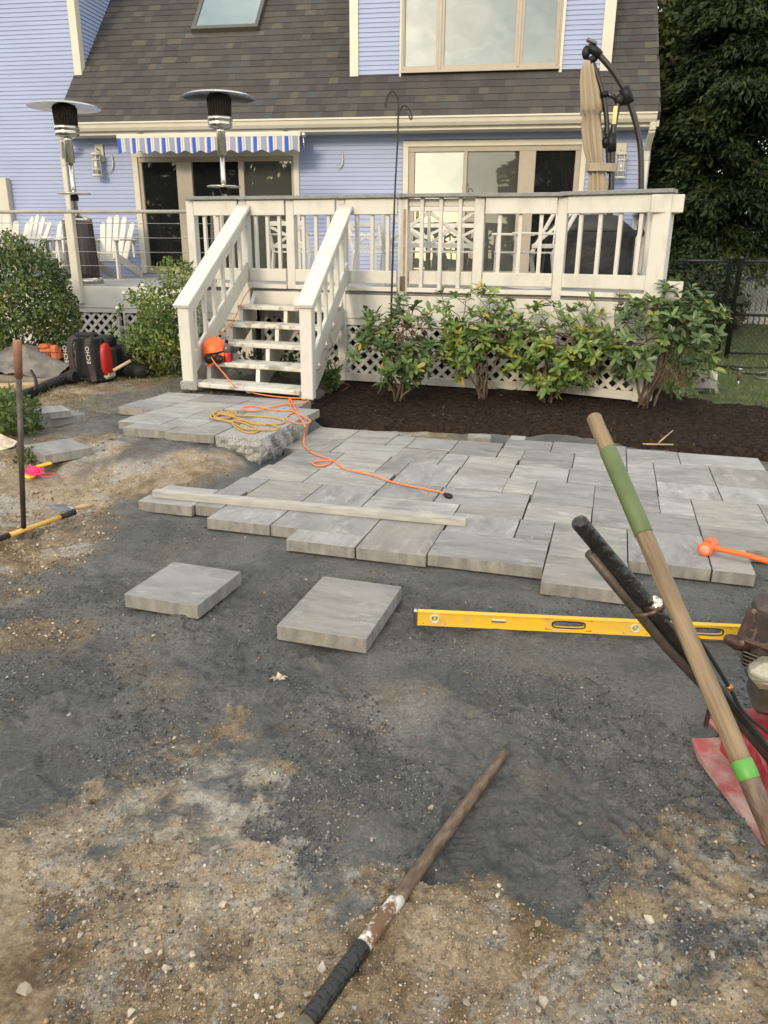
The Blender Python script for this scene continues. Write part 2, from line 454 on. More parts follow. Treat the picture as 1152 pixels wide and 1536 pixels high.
def pavermat(name, warm):
    m, N, L, B = _new(name)
    B.inputs['Roughness'].default_value = 0.78
    tc = N.new('ShaderNodeTexCoord')
    oi = N.new('ShaderNodeObjectInfo')
    cb = N.new('ShaderNodeCombineXYZ')
    sc1 = N.new('ShaderNodeMath'); sc1.operation = 'MULTIPLY'; sc1.inputs[1].default_value = 91.0
    L.new(oi.outputs['Random'], sc1.inputs[0])
    for k in range(3): L.new(sc1.outputs[0], cb.inputs[k])
    ad = N.new('ShaderNodeVectorMath'); L.new(tc.outputs['Object'], ad.inputs[0]); L.new(cb.outputs[0], ad.inputs[1])
    mp = N.new('ShaderNodeMapping'); mp.inputs['Scale'].default_value = (1.0, 2.8, 2.0)
    L.new(ad.outputs[0], mp.inputs[0])
    n1 = N.new('ShaderNodeTexNoise'); n1.inputs['Scale'].default_value = 2.6; n1.inputs['Detail'].default_value = 13; n1.inputs['Roughness'].default_value = 0.74; n1.inputs['Distortion'].default_value = 0.4
    L.new(mp.outputs[0], n1.inputs[0])
    rp = N.new('ShaderNodeValToRGB')
    e = rp.color_ramp.elements
    cols = [(0.30, (0.150, 0.148, 0.145)), (0.44, (0.225, 0.22, 0.212)), (0.56, (0.28, 0.276, 0.268) if not warm else (0.30, 0.28, 0.25)), (0.72, (0.325, 0.322, 0.315))]
    while len(e) < 4: e.new(0.5)
    for i, (p, c) in enumerate(cols): e[i].position = p; e[i].color = (*c, 1)
    L.new(n1.outputs[0], rp.inputs[0])
    # chalky scuffs
    n2 = N.new('ShaderNodeTexNoise'); n2.inputs['Scale'].default_value = 5; n2.inputs['Detail'].default_value = 13; n2.inputs['Roughness'].default_value = 0.78; n2.inputs['Distortion'].default_value = 0.7
    mpn = N.new('ShaderNodeMapping'); mpn.inputs['Scale'].default_value = (1, 2.2, 1); L.new(ad.outputs[0], mpn.inputs[0]); L.new(mpn.outputs[0], n2.inputs[0])
    r2 = N.new('ShaderNodeValToRGB'); r2.color_ramp.elements[0].position = 0.54; r2.color_ramp.elements[1].position = 0.68
    r2.color_ramp.elements[1].color = (0.75, 0.75, 0.75, 1)
    L.new(n2.outputs[0], r2.inputs[0])
    mx = N.new('ShaderNodeMix'); mx.data_type = 'RGBA'; mx.inputs['B'].default_value = (0.46, 0.455, 0.44, 1)
    L.new(r2.outputs[0], mx.inputs['Factor']); L.new(rp.outputs[0], mx.inputs['A'])
    hs = N.new('ShaderNodeHueSaturation')
    mr = N.new('ShaderNodeMapRange'); mr.inputs[3].default_value = 0.80; mr.inputs[4].default_value = 1.18
    L.new(oi.outputs['Random'], mr.inputs[0]); L.new(mr.outputs[0], hs.inputs['Value']); L.new(mx.outputs['Result'], hs.inputs['Color'])
    # cast sides of the slab: vertical ribs and dull concrete
    gm = N.new('ShaderNodeNewGeometry'); sx = N.new('ShaderNodeSeparateXYZ'); L.new(gm.outputs['Normal'], sx.inputs[0])
    lt = N.new('ShaderNodeMath'); lt.operation = 'LESS_THAN'; lt.inputs[1].default_value = 0.4; L.new(sx.outputs[2], lt.inputs[0])
    mp3 = N.new('ShaderNodeMapping'); mp3.inputs['Scale'].default_value = (12, 12, 5); L.new(ad.outputs[0], mp3.inputs[0])
    n3 = N.new('ShaderNodeTexNoise'); n3.inputs['Scale'].default_value = 2; n3.inputs['Detail'].default_value = 10; L.new(mp3.outputs[0], n3.inputs[0])
    r3 = N.new('ShaderNodeValToRGB'); r3.color_ramp.elements[0].position = 0.35; r3.color_ramp.elements[0].color = (0.17, 0.16, 0.145, 1)
    r3.color_ramp.elements[1].position = 0.72; r3.color_ramp.elements[1].color = (0.29, 0.275, 0.245, 1); L.new(n3.outputs[0], r3.inputs[0])
    m3 = N.new('ShaderNodeMix'); m3.data_type = 'RGBA'
    L.new(lt.outputs[0], m3.inputs['Factor']); L.new(hs.outputs[0], m3.inputs['A']); L.new(r3.outputs[0], m3.inputs['B'])
    L.new(m3.outputs['Result'], B.inputs['Base Color'])
    n4 = N.new('ShaderNodeTexNoise'); n4.inputs['Scale'].default_value = 130; n4.inputs['Detail'].default_value = 8; L.new(ad.outputs[0], n4.inputs[0])
    bp = N.new('ShaderNodeBump'); bp.inputs['Strength'].default_value = 0.7; bp.inputs['Distance'].default_value = 0.005
    L.new(n4.outputs[0], bp.inputs['Height']); L.new(bp.outputs[0], B.inputs['Normal'])
    return m
M_pave = pavermat('grey_paver', False)
M_pavew = pavermat('warm_grey_paver', True)

def groundmat():
    m, N, L, B = _new('dirt_and_stone_dust')
    B.inputs['Roughness'].default_value = 0.93
    B.inputs['Specular IOR Level'].default_value = 0.25
    tc = N.new('ShaderNodeTexCoord')
    def noise(scale, det=6, ro=0.6, off=0, dis=0.0):
        n = N.new('ShaderNodeTexNoise'); n.inputs['Scale'].default_value = scale; n.inputs['Detail'].default_value = det; n.inputs['Roughness'].default_value = ro
        n.inputs['Distortion'].default_value = dis
        mp = N.new('ShaderNodeMapping'); mp.inputs['Location'].default_value = (off, off * 1.7, 0)
        L.new(tc.outputs['Object'], mp.inputs[0]); L.new(mp.outputs[0], n.inputs[0]); return n
    def ramp(n, *st):
        r = N.new('ShaderNodeValToRGB'); e = r.color_ramp.elements
        while len(e) < len(st): e.new(0.5)
        for i, (p, c) in enumerate(st): e[i].position = p; e[i].color = (*(c if isinstance(c, tuple) else (c, c, c)), 1)
        L.new(n.outputs[0], r.inputs[0]); return r
    def mix(f, a, b):
        x = N.new('ShaderNodeMix'); x.data_type = 'RGBA'
        L.new(f, x.inputs['Factor']); L.new(a, x.inputs['A']); L.new(b, x.inputs['B']); return x.outputs['Result']
    sandc = ramp(noise(3.6, 14, 0.80), (0.30, (0.100, 0.105, 0.107)), (0.50, (0.155, 0.160, 0.157)), (0.72, (0.235, 0.234, 0.222)))
    brown = ramp(noise(1.7, 12, 0.72, 5), (0.53, 0.0), (0.68, 0.6))
    bcol = N.new('ShaderNodeRGB'); bcol.outputs[0].default_value = (0.28, 0.225, 0.16, 1)
    dry = ramp(noise(2.1, 12, 0.70, 33, 0.4), (0.47, 0.0), (0.60, 0.55))
    dcol = N.new('ShaderNodeRGB'); dcol.outputs[0].default_value = (0.27, 0.268, 0.25, 1)
    sandd = mix(dry.outputs[0], sandc.outputs[0], dcol.outputs[0])
    sand = mix(brown.outputs[0], sandd, bcol.outputs[0])
    dirt1 = ramp(noise(5.5, 14, 0.80, 9), (0.30, (0.13, 0.088, 0.049)), (0.46, (0.27, 0.195, 0.118)), (0.58, (0.44, 0.34, 0.225)), (0.72, (0.60, 0.50, 0.37)))
    pale = ramp(noise(2.4, 14, 0.78, 21, 0.5), (0.515, 0.0), (0.575, 0.85))
    pcol = ramp(noise(16, 12, 0.8, 2), (0.35, (0.33, 0.315, 0.29)), (0.65, (0.70, 0.66, 0.60)))
    pw_ = N.new('ShaderNodeAttribute'); pw_.attribute_name = 'powder'
    tanc = ramp(noise(7, 14, 0.8, 44), (0.32, (0.25, 0.185, 0.115)), (0.50, (0.50, 0.395, 0.275)), (0.66, (0.66, 0.57, 0.44)))
    dirt0 = mix(pw_.outputs['Fac'], dirt1.outputs[0], tanc.outputs[0])
    dirt = mix(pale.outputs[0], dirt0, pcol.outputs[0])
    speck = ramp(noise(120, 4, 0.6, 3), (0.66, 0.0), (0.74, 0.65))
    spc = N.new('ShaderNodeRGB'); spc.outputs[0].default_value = (0.50, 0.45, 0.37, 1)
    dirt = mix(speck.outputs[0], dirt, spc.outputs[0])
    at = N.new('ShaderNodeAttribute'); at.attribute_name = 'dirt'
    c = mix(at.outputs['Fac'], sand, dirt)
    ag = N.new('ShaderNodeAttribute'); ag.attribute_name = 'grass'
    gc = ramp(noise(9, 8, 0.7, 8), (0.35, (0.028, 0.05, 0.014)), (0.65, (0.065, 0.09, 0.028)))
    c = mix(ag.outputs['Fac'], c, gc.outputs[0])
    # grain-sized speckle: varied grain tones, with crumb shadow put into the colour
    spk = ramp(noise(85, 10, 0.8, 17), (0.34, 0.60), (0.50, 1.0), (0.66, 1.4))
    mu = N.new('ShaderNodeMix'); mu.data_type = 'RGBA'; mu.blend_type = 'MULTIPLY'; mu.inputs['Factor'].default_value = 1.0
    L.new(c, mu.inputs['A']); L.new(spk.outputs[0], mu.inputs['B']); c = mu.outputs['Result']
    L.new(c, B.inputs['Base Color'])
    b1, b2 = noise(30, 13, 0.74, 1), noise(210, 6, 0.7, 4)
    bp1 = N.new('ShaderNodeBump'); bp1.inputs['Strength'].default_value = 1.0; bp1.inputs['Distance'].default_value = 0.045
    bp2 = N.new('ShaderNodeBump'); bp2.inputs['Strength'].default_value = 1.0; bp2.inputs['Distance'].default_value = 0.010
    L.new(b1.outputs[0], bp1.inputs['Height']); L.new(b2.outputs[0], bp2.inputs['Height']); L.new(bp1.outputs[0], bp2.inputs['Normal']); L.new(bp2.outputs[0], B.inputs['Normal'])
    return m
M_ground = groundmat()
M_mulch = mat('dark_mulch', (0.013, 0.008, 0.0055), 0.95, scale=30, col2=(0.045, 0.027, 0.017), lo=0.4, hi=0.7, bump=1.0, bscale=70, dist=0.02, spec=0.2)
M_lawn = mat('lawn_soil', (0.03, 0.045, 0.014), 0.95, scale=5, col2=(0.075, 0.085, 0.03), bump=0.6)

def glassmat(name, tint, refl, rough=0.02):
    """window pane: dark room behind, mirror-like coat in front"""
    m, N, L, B = _new(name)
    d = N.new('ShaderNodeBsdfDiffuse'); d.inputs[0].default_value = (*tint, 1)
    g = N.new('ShaderNodeBsdfGlossy'); g.inputs['Roughness'].default_value = rough; g.inputs[0].default_value = (0.92, 0.96, 0.90, 1)
    tc = N.new('ShaderNodeTexCoord'); nz = N.new('ShaderNodeTexNoise'); nz.inputs['Scale'].default_value = 1.3; nz.inputs['Detail'].default_value = 2
    bp = N.new('ShaderNodeBump'); bp.inputs['Strength'].default_value = 0.10; bp.inputs['Distance'].default_value = 0.05
    L.new(tc.outputs['Object'], nz.inputs[0]); L.new(nz.outputs[0], bp.inputs['Height']); L.new(bp.outputs[0], g.inputs['Normal'])
    lw = N.new('ShaderNodeFresnel'); lw.inputs[0].default_value = 1.5
    mr = N.new('ShaderNodeMapRange'); mr.inputs[3].default_value = refl; mr.inputs[4].default_value = 1.0
    L.new(lw.outputs[0], mr.inputs[0])
    mx = N.new('ShaderNodeMixShader'); L.new(mr.outputs[0], mx.inputs[0])
    L.new(d.outputs[0], mx.inputs[1]); L.new(g.outputs[0], mx.inputs[2]); L.new(mx.outputs[0], N['Material Output'].inputs[0])
    return m
M_gdark = glassmat('dark_glass', (0.010, 0.011, 0.012), 0.0)
M_gmid = glassmat('half_reflecting_glass', (0.06, 0.062, 0.055), 0.07)
M_gsky = glassmat('sky_reflecting_glass', (0.05, 0.06, 0.055), 0.26)
M_gskylight = glassmat('skylight_glass', (0.10, 0.15, 0.17), 0.22)

# ------------------------------------------------------------------ ground
_bp = [onz(x, y, -.06) for x, y in ((-120, 1190), (0, 1180), (150, 1165), (300, 1190), (420, 1145), (470, 1270), (560, 1300), (640, 1345), (700, 1310), (800, 1370), (900, 1300), (1000, 1265), (1060, 1330), (1152, 1345), (1300, 1400))]
_bx = np.array([p.x / p.y for p in _bp]); _by = np.array([p.y for p in _bp])
_o = np.argsort(_bx)
_blobs = [(60, 800, .34, 1), (10, 765, .55, 1), (100, 745, .38, 1), (180, 720, .30, 1), (262, 708, .26, 1), (335, 700, .15, .8), (150, 692, .2, .9), (40, 700, .5, 1), (20, 650, .6, 1),
          (150, 592, .60, 1), (225, 578, .60, 1), (100, 565, 1.0, 1), (0, 605, .9, 1), (60, 590, .8, 1), (265, 570, .5, 1), (30, 930, .13, .75), (110, 925, .10, .5), (20, 870, .12, .6), (250, 1010, .10, .3), (600, 1030, .16, .35), (480, 655, .22, .9), (560, 640, .35, .8), (640, 633, .4, .8), (350, 655, .12, .0)]
_bw = [(onz(x, y, 0.0), r, s) for x, y, r, s in _blobs]

def dirt_mask(x, y):
    q = x / np.maximum(y, .2)
    yb = np.interp(q, _bx[_o], _by[_o])
    n = fbm(x, y, 2.6, 5, 4, 0.6) - 0.5
    n2 = fbm(x, y, 8.0, 5, 8, 0.75) - 0.5
    m = sstep(-0.10, 0.14, yb - y + n * 0.9 + n2 * 0.8)
    for p, r, s in _bw:
        d = np.hypot(x - p.x, (y - p.y) * 0.8) / r
        m = np.maximum(m, s * sstep(1.25, 0.6, d + n * 0.9 + n2 * 0.5))
    return np.clip(m, 0, 1)

def gmacro(x, y):
    z = -0.070 + 0.0 * x
    up = sstep(3.95, 4.95, y + 0.25 * sstep(-2.0, -3.2, x)) * sstep(-1.55, -2.0, x)
    z = z + 0.150 * up
    z = z + 0.01 * sstep(-2.3, -3.4, x) * sstep(2.8, 4.2, y)
    z = z + 0.03 * sstep(5.9, 6.4, y)
    return z

FOOT = [(*onz(a_, b_, -.07)[:2], c_, .13) for a_, b_, c_ in ((250, 1275, .5), (330, 1395, .3), (90, 1160, .9), (230, 1090, .7), (700, 1010, -.4), (860, 1060, -.5), (560, 1075, -.2), (380, 1020, .4), (120, 990, .8), (930, 1180, -.3), (690, 1260, .2), (860, 1330, -.6), (200, 1450, .2), (640, 1500, -.2), (1000, 1120, -.1), (480, 1130, .5))]
GROOVE = [((*onz(a_, b_, -.07)[:2],), (*onz(c_, d_, -.07)[:2],), w_, p_) for a_, b_, c_, d_, w_, p_ in ((925, 1235, 1110, 1375, .016, .011), (950, 1230, 1080, 1325, .010, .008), (20, 1060, 190, 1010, .012, .007), (300, 705, 520, 668, .02, .01), (60, 1110, 260, 1050, .010, .006), (700, 1080, 1000, 1050, .011, .006))]
def ground_z(x, y, fine=True):
    x, y = np.asarray(x, float), np.asarray(y, float)
    z = gmacro(x, y)
    if not fine: return z
    d = dirt_mask(x, y)
    flat = sstep(0.42, 0.58, fbm(x, y, 2.2, 3, 31))
    rough = fbm(x, y, 20, 4, 12, 0.62) - 0.5
    rid = 0.5 - np.abs(fbm(x, y, 13, 3, 22, 0.55) - 0.5) * 2
    sandh = rough * (0.010 + 0.034 * flat) + rid * 0.013 * flat + (fbm(x, y, 3.0, 2, 40) - 0.5) * 0.018
    dirth = (fbm(x, y, 14, 5, 51, 0.68) - 0.5) * 0.06 + (fbm(x, y, 3.5, 2, 60) - 0.5) * 0.045
    sandh = sandh + (0.5 - np.abs(fbm(x, y, 6.5, 4, 210, .6) - .5) * 4) * .010 * flat + (np.floor(fbm(x, y, 5, 3, 230, .5) * 9) / 9 - .46) * .045 * (1 - flat * .4)
    h = sandh * (1 - d) + dirth * d
    for fx, fy_, fa, ln in FOOT:
        ux, uy = (x - fx) * math.cos(fa) + (y - fy_) * math.sin(fa), -(x - fx) * math.sin(fa) + (y - fy_) * math.cos(fa)
        rr = np.sqrt((ux / .048) ** 2 + (uy / ln) ** 2)
        h = h * (1 - .8 * sstep(1.05, .85, rr)) - .006 * sstep(1.08, .9, rr) + .005 * np.exp(-((rr - 1.15) / .12) ** 2) + .004 * sstep(1.0, .9, rr) * (np.sin(uy * 260) > .2)
    for (ax_, ay_), (bx_, by_), wd, dp in GROOVE:
        dx_, dy_ = bx_ - ax_, by_ - ay_; L2_ = dx_ * dx_ + dy_ * dy_
        t_ = np.clip(((x - ax_) * dx_ + (y - ay_) * dy_) / L2_, 0, 1)
        ds = np.hypot(x - ax_ - t_ * dx_, y - ay_ - t_ * dy_) / wd
        h = h - dp * np.exp(-ds ** 2) + dp * .7 * np.exp(-((ds - 1.7) / .5) ** 2)
    # tamed where slabs are bedded
    pat = sstep(3.0, 3.3, y + 0.115 * x) * sstep(-2.1, -1.8, x)
    h = h * (1 - 0.75 * pat)
    far = sstep(7.5, 9.0, y) + sstep(-5.0, -6.5, x) + sstep(3.5, 5.0, x)
    return z + h * np.clip(1 - far, 0, 1) + np.clip(far, 0, 1) * 0.03

def axis(parts):
    a = []
    for lo, hi, st in parts: a += list(np.arange(lo, hi, st))
    return np.array(a + [parts[-1][1]])
xs = axis([(-300, -60, 60), (-60, -10, 10), (-10, -4.4, 0.4), (-4.4, -1.5, 0.02), (-1.5, 1.5, 0.010), (1.5, 2.4, 0.03), (2.4, 10, 0.4), (10, 60, 10), (60, 300, 60)])
ys = axis([(-60, -10, 10), (-10, 0.6, 0.53), (0.6, 2.2, 0.009), (2.2, 3.4, 0.012), (3.4, 6.6, 0.02), (6.6, 12, 0.3), (12, 60, 6), (60, 360, 60)])
GX, GY = np.meshgrid(xs, ys)
GZ = ground_z(GX, GY)
DM = dirt_mask(GX, GY)
GR = np.clip(sstep(9, 10.5, GY) + sstep(-6, -8, GX) + sstep(4, 6, GX) + sstep(-1.5, -3, GY), 0, 1)
ny, nx = GX.shape
V = np.stack([GX, GY, GZ], -1).reshape(-1, 3).astype(np.float32)
I = np.arange(ny * nx, dtype=np.int32).reshape(ny, nx)
Q = np.stack([I[:-1, :-1], I[:-1, 1:], I[1:, 1:], I[1:, :-1]], -1).reshape(-1, 4)
me = bpy.data.meshes.new('ground')
me.vertices.add(len(V)); me.vertices.foreach_set('co', V.ravel())
me.loops.add(Q.size); me.loops.foreach_set('vertex_index', Q.ravel())
me.polygons.add(len(Q)); me.polygons.foreach_set('loop_start', np.arange(0, Q.size, 4, dtype=np.int32))
PWD = np.zeros_like(GX)
for px_, py_, r_ in ((300, 1290, .30), (150, 1240, .26), (390, 1330, .2), (60, 1290, .2), (260, 1370, .16), (1000, 1310, .13), (950, 1440, .16), (690, 1430, .13), (1060, 1470, .12), (420, 1180, .1), (430, 1440, .10), (180, 715, .5), (100, 745, .4), (280, 705, .3), (330, 1480, .08)):
    c_ = onz(px_, py_, -.06); dd = np.hypot(GX - c_.x, GY - c_.y) / r_
    PWD = np.maximum(PWD, sstep(1.3, .5, dd + (fbm(GX, GY, 7, 4, 160, .65) - .5) * 2.0))
for nm, arr in (('dirt', DM), ('grass', GR), ('powder', PWD)):
    a = me.attributes.new(nm, 'FLOAT', 'POINT'); a.data.foreach_set('value', arr.astype(np.float32).ravel())
me.materials.append(M_ground)
me.update(calc_edges=True)
me.polygons.foreach_set('use_smooth', [True] * len(me.polygons))
setp(link('ground', me), kind='structure')

def gz(x, y): return float(ground_z(np.array([x]), np.array([y]))[0])

# small loose gravel, grit and crumbs: too many to count
import bmesh
def hull_shape(seed, npts=11):
    q = np.random.default_rng(seed)
    bm = bmesh.new()
    for _ in range(npts):
        u = q.normal(0, 1, 3); u /= np.linalg.norm(u); u *= q.uniform(.8, 1.0)
        bm.verts.new((u[0], u[1] * .85, u[2] * .7))
    r = bmesh.ops.convex_hull(bm, input=bm.verts)
    bmesh.ops.delete(bm, geom=[g for g in r['geom_interior'] if isinstance(g, bmesh.types.BMVert)], context='VERTS')
    bmesh.ops.triangulate(bm, faces=bm.faces)
    bm.verts.ensure_lookup_table(); bm.verts.index_update()
    V_ = np.array([v.co[:] for v in bm.verts]); F_ = np.array([[v.index for v in f.verts] for f in bm.faces])
    bm.free()
    return V_, F_
HULLS = [hull_shape(500 + i) for i in range(8)]
def pebbles(name, n, fan, r0, r1, mats, need, seed, pw=4, sink=.25, smooth=False, weights=None):
    """fan = (tan left, tan right, near, far): thinner with distance, like the detail one can still see"""
    q = np.random.default_rng(seed)
    m = n * 4
    y = np.exp(q.uniform(math.log(fan[2]), math.log(fan[3]), m)); x = y * q.uniform(fan[0], fan[1], m)
    cl = fbm(x, y, 3.5, 3, seed + 77)
    keep = q.random(m) < np.clip(need(dirt_mask(x, y)) * sstep(.40, .62, cl) * 1.9, 0, 1)
    x, y = x[keep][:n], y[keep][:n]
    n = len(x)
    r = (r0 + (r1 - r0) * q.random(n) ** pw)
    z = ground_z(x, y)
    Vs, Fs, Ms, off = [], [], [], 0
    kind = q.integers(0, len(HULLS), n)
    for h, (HV, HF) in enumerate(HULLS):
        k = np.where(kind == h)[0]; c = len(k)
        if not c: continue
        S = r[k][:, None, None] * q.uniform(.7, 1.25, (c, 1, 3))
        P = HV[None] * S
        a, t = q.uniform(0, 2 * PI, c)[:, None], q.normal(0, .35, c)[:, None]
        Y1 = P[..., 1] * np.cos(t) - P[..., 2] * np.sin(t); Z1 = P[..., 1] * np.sin(t) + P[..., 2] * np.cos(t)
        X2 = P[..., 0] * np.cos(a) - Y1 * np.sin(a); Y2_ = P[..., 0] * np.sin(a) + Y1 * np.cos(a)
        Vs.append(np.stack([X2 + x[k][:, None], Y2_ + y[k][:, None], Z1 + z[k][:, None] + r[k][:, None] * sink], -1).reshape(-1, 3))
        Fs.append((np.arange(c)[:, None, None] * len(HV) + HF[None] + off).reshape(-1, 3)); off += c * len(HV)
        Ms.append(np.repeat(q.choice(len(mats), c, p=weights), len(HF)))
    Vv, Ff, Mm = np.concatenate(Vs), np.concatenate(Fs), np.concatenate(Ms)
    me = bpy.data.meshes.new(name)
    me.vertices.add(len(Vv)); me.vertices.foreach_set('co', Vv.astype(np.float32).ravel())
    me.loops.add(Ff.size); me.loops.foreach_set('vertex_index', Ff.astype(np.int32).ravel())
    me.polygons.add(len(Ff)); me.polygons.foreach_set('loop_start', np.arange(0, Ff.size, 3, dtype=np.int32))
    for m_ in mats: me.materials.append(m_)
    me.polygons.foreach_set('material_index', Mm.astype(np.int32))
    me.update(calc_edges=True)
    return link(name, me)
def gm(i, c): return mat('grit_%d' % i, c, 0.92, var=0.2, scale=60, spec=0.3)
DG = [gm(i, c) for i, c in enumerate(((.40, .315, .21), (.27, .20, .125), (.17, .12, .075), (.13, .09, .055), (.50, .46, .39), (.30, .285, .26), (.34, .22, .13), (.20, .19, .18)))]
DW = [.20, .22, .18, .14, .06, .08, .06, .06]
SG = [gm(20 + i, c) for i, c in enumerate(((.07, .073, .076), (.13, .134, .135), (.21, .212, .205), (.30, .295, .275), (.045, .046, .05), (.26, .21, .15), (.36, .34, .30)))]
SW = [.37, .38, .08, .01, .13, .025, .005]
setp(pebbles('grit', 26000, (-.85, .75, .80, 2.4), 0.0010, 0.0045, DG, lambda d: d * 1.0 + .01, 1, 2.0, weights=DW), 'fine loose grit strewn over the bare dirt', 'grit', kind='stuff')
setp(pebbles('gravel', 2200, (-.85, .75, .80, 2.4), 0.0035, 0.0105, DG, lambda d: d * 1.0 + .02, 5, 3.0, .15, weights=DW), 'small loose angular gravel on the bare dirt', 'gravel', kind='stuff')
setp(pebbles('gravel', 5000, (-.95, -.25, 2.4, 6.4), 0.0025, 0.013, DG, lambda d: d * .9 + .01, 2, 3.0, .2, weights=DW), 'loose brown gravel on the dirt beside the stacked edging stones', 'gravel', kind='stuff')
setp(pebbles('crumbs', 34000, (-.85, .75, .85, 3.8), 0.0014, 0.0075, SG, lambda d: (1 - d) * 1.0 + .05, 3, 2.6, .1, weights=SW), 'dark crumbs of grey stone dust on the levelled bed', 'stone dust', kind='stuff')

# ------------------------------------------------------------------ patio of slabs
TH = math.radians(-6.5)
PO = onz(641, 831)
def puv(u, v, z=0.0):
    c, s = math.cos(TH), math.sin(TH)
    return Vector((PO.x + u * c - v * s, PO.y + u * s + v * c, z))
PAV = '''-1.78 -1.435 .30 .63;-1.43 -1.262 .33 .65;-1.255 -.888 .145 .568;-.884 -.358 .148 .515;-.723 -.360 -.022 .142;-.355 -.003 -.02 .49
0 .548 0 .340;.008 .367 .344 .646;.012 .375 .65 .806;.372 .552 .344 .648;.382 .738 .652 .957;.555 .923 .172 .650;.552 .924 -.168 .168;.927 1.294 .205 .660
1.299 1.482 .205 .520;.742 1.290 .664 .985;1.296 1.87 .524 .836;1.108 1.290 .990 1.312;1.293 1.657 .840 1.330;1.660 2.03 .840 1.330;.742 1.106 .990 1.436;.388 .741 .962 1.426
-.150 .374 .812 1.108;.203 .386 1.113 1.418;.212 .566 1.423 1.762;-.140 .203 1.113 1.400;-.136 .206 1.404 1.572;-.130 .210 1.577 1.908;.052 .224 1.913 2.195;.062 .402 2.200 2.500;.068 .185 2.503 2.640
.226 .578 1.768 2.196;.406 .934 2.222 2.535;.582 .934 1.785 2.216;.570 .934 1.441 1.780;.938 1.292 2.125 2.468;.938 1.110 1.790 2.120;.938 1.110 1.441 1.786;1.113 1.468 1.635 2.120;1.113 1.468 1.317 1.631
1.296 1.835 2.130 2.470;1.473 1.842 1.660 2.126;1.473 1.842 1.335 1.656;-1.475 -1.122 1.705 2.070;-1.472 -1.130 2.075 2.442;-1.126 -.795 2.003 2.450;-1.115 -.640 1.716 1.998;-.790 -.630 2.003 2.330;-.626 -.294 2.000 2.335
-.650 -.306 1.606 1.980;-1.000 -.656 1.296 1.710;-1.362 -1.004 1.262 1.690;-1.395 -1.024 .936 1.256;-1.020 -.518 .940 1.290;-.655 -.497 1.296 1.600;-.492 -.144 1.113 1.600;-.513 -.156 .806 1.107;-.518 .006 .495 .800
-.874 -.522 .560 .934;-1.236 -.879 .575 .930;-1.42 -1.24 .655 .930;-.290 .047 1.913 2.340;-.302 -.135 1.606 1.908'''
_pm = {}
def paver_mesh(w, d, t, warm):
    k = (round(w, 3), round(d, 3), t, warm)
    if k not in _pm:
        b = MB(); b.box((0, 0, -t / 2), (w, d, t), None, 0, 0.0022)
        _pm[k] = b.mesh('paver', [M_pavew if warm else M_pave])
    return _pm[k]
patio = thing('patio', None, None, (PO.x, PO.y, 0), 0, kind='structure')
for it in PAV.replace('\n', ';').split(';'):
    u0, u1, v0, v1 = map(float, it.split())
    g = 0.0009
    p = puv((u0 + u1) / 2, (v0 + v1) / 2, 0)
    p.z += random.uniform(-.0015, .0015)
    w, d = u1 - u0 - 2 * g, v1 - v0 - 2 * g
    turn = random.random() < .25
    M = Matrix.Translation(p) @ Matrix.Rotation(TH + random.uniform(-.002, .002), 4, 'Z') @ Matrix.Rotation(random.uniform(-.003, .003), 4, 'X')
    if turn and abs(w - d) < .2: M = M @ Matrix.Rotation(PI / 2, 4, 'Z'); w, d = d, w
    link('paver', paver_mesh(w, d, 0.062, random.random() < .45), patio, M, True)

# ------------------------------------------------------------------ upper landing at the foot of the stairs
landing = thing('landing', None, None, (-2.4, 5.6, 0.15), 0, kind='structure')
LAND = '''-2.576 -2.216 1.355 1.525;-2.735 -2.375 1.53 1.80;-2.370 -2.07 1.53 1.80;-2.212 -1.83 1.33 1.525;-2.065 -1.83 1.53 1.80
-2.71 -2.32 1.805 2.11;-2.315 -1.97 1.805 2.09;-1.965 -1.80 1.805 2.17;-3.06 -2.68 2.0 2.34;-2.675 -2.20 2.115 2.40;-2.195 -1.75 2.175 2.42;-3.03 -2.66 2.345 2.74;-2.655 -2.18 2.405 2.74;-2.175 -1.66 2.425 2.74;-1.745 -1.46 2.20 2.42'''
for it in LAND.replace('\n', ';').split(';'):
    u0, u1, v0, v1 = map(float, it.split())
    p = puv((u0 + u1) / 2, (v0 + v1) / 2, 0.15 + random.uniform(-.0015, .0015))
    M = Matrix.Translation(p) @ Matrix.Rotation(TH, 4, 'Z')
    link('paver', paver_mesh(u1 - u0 - .0036, v1 - v0 - .0036, 0.062, random.random() < .2), landing, M, True)

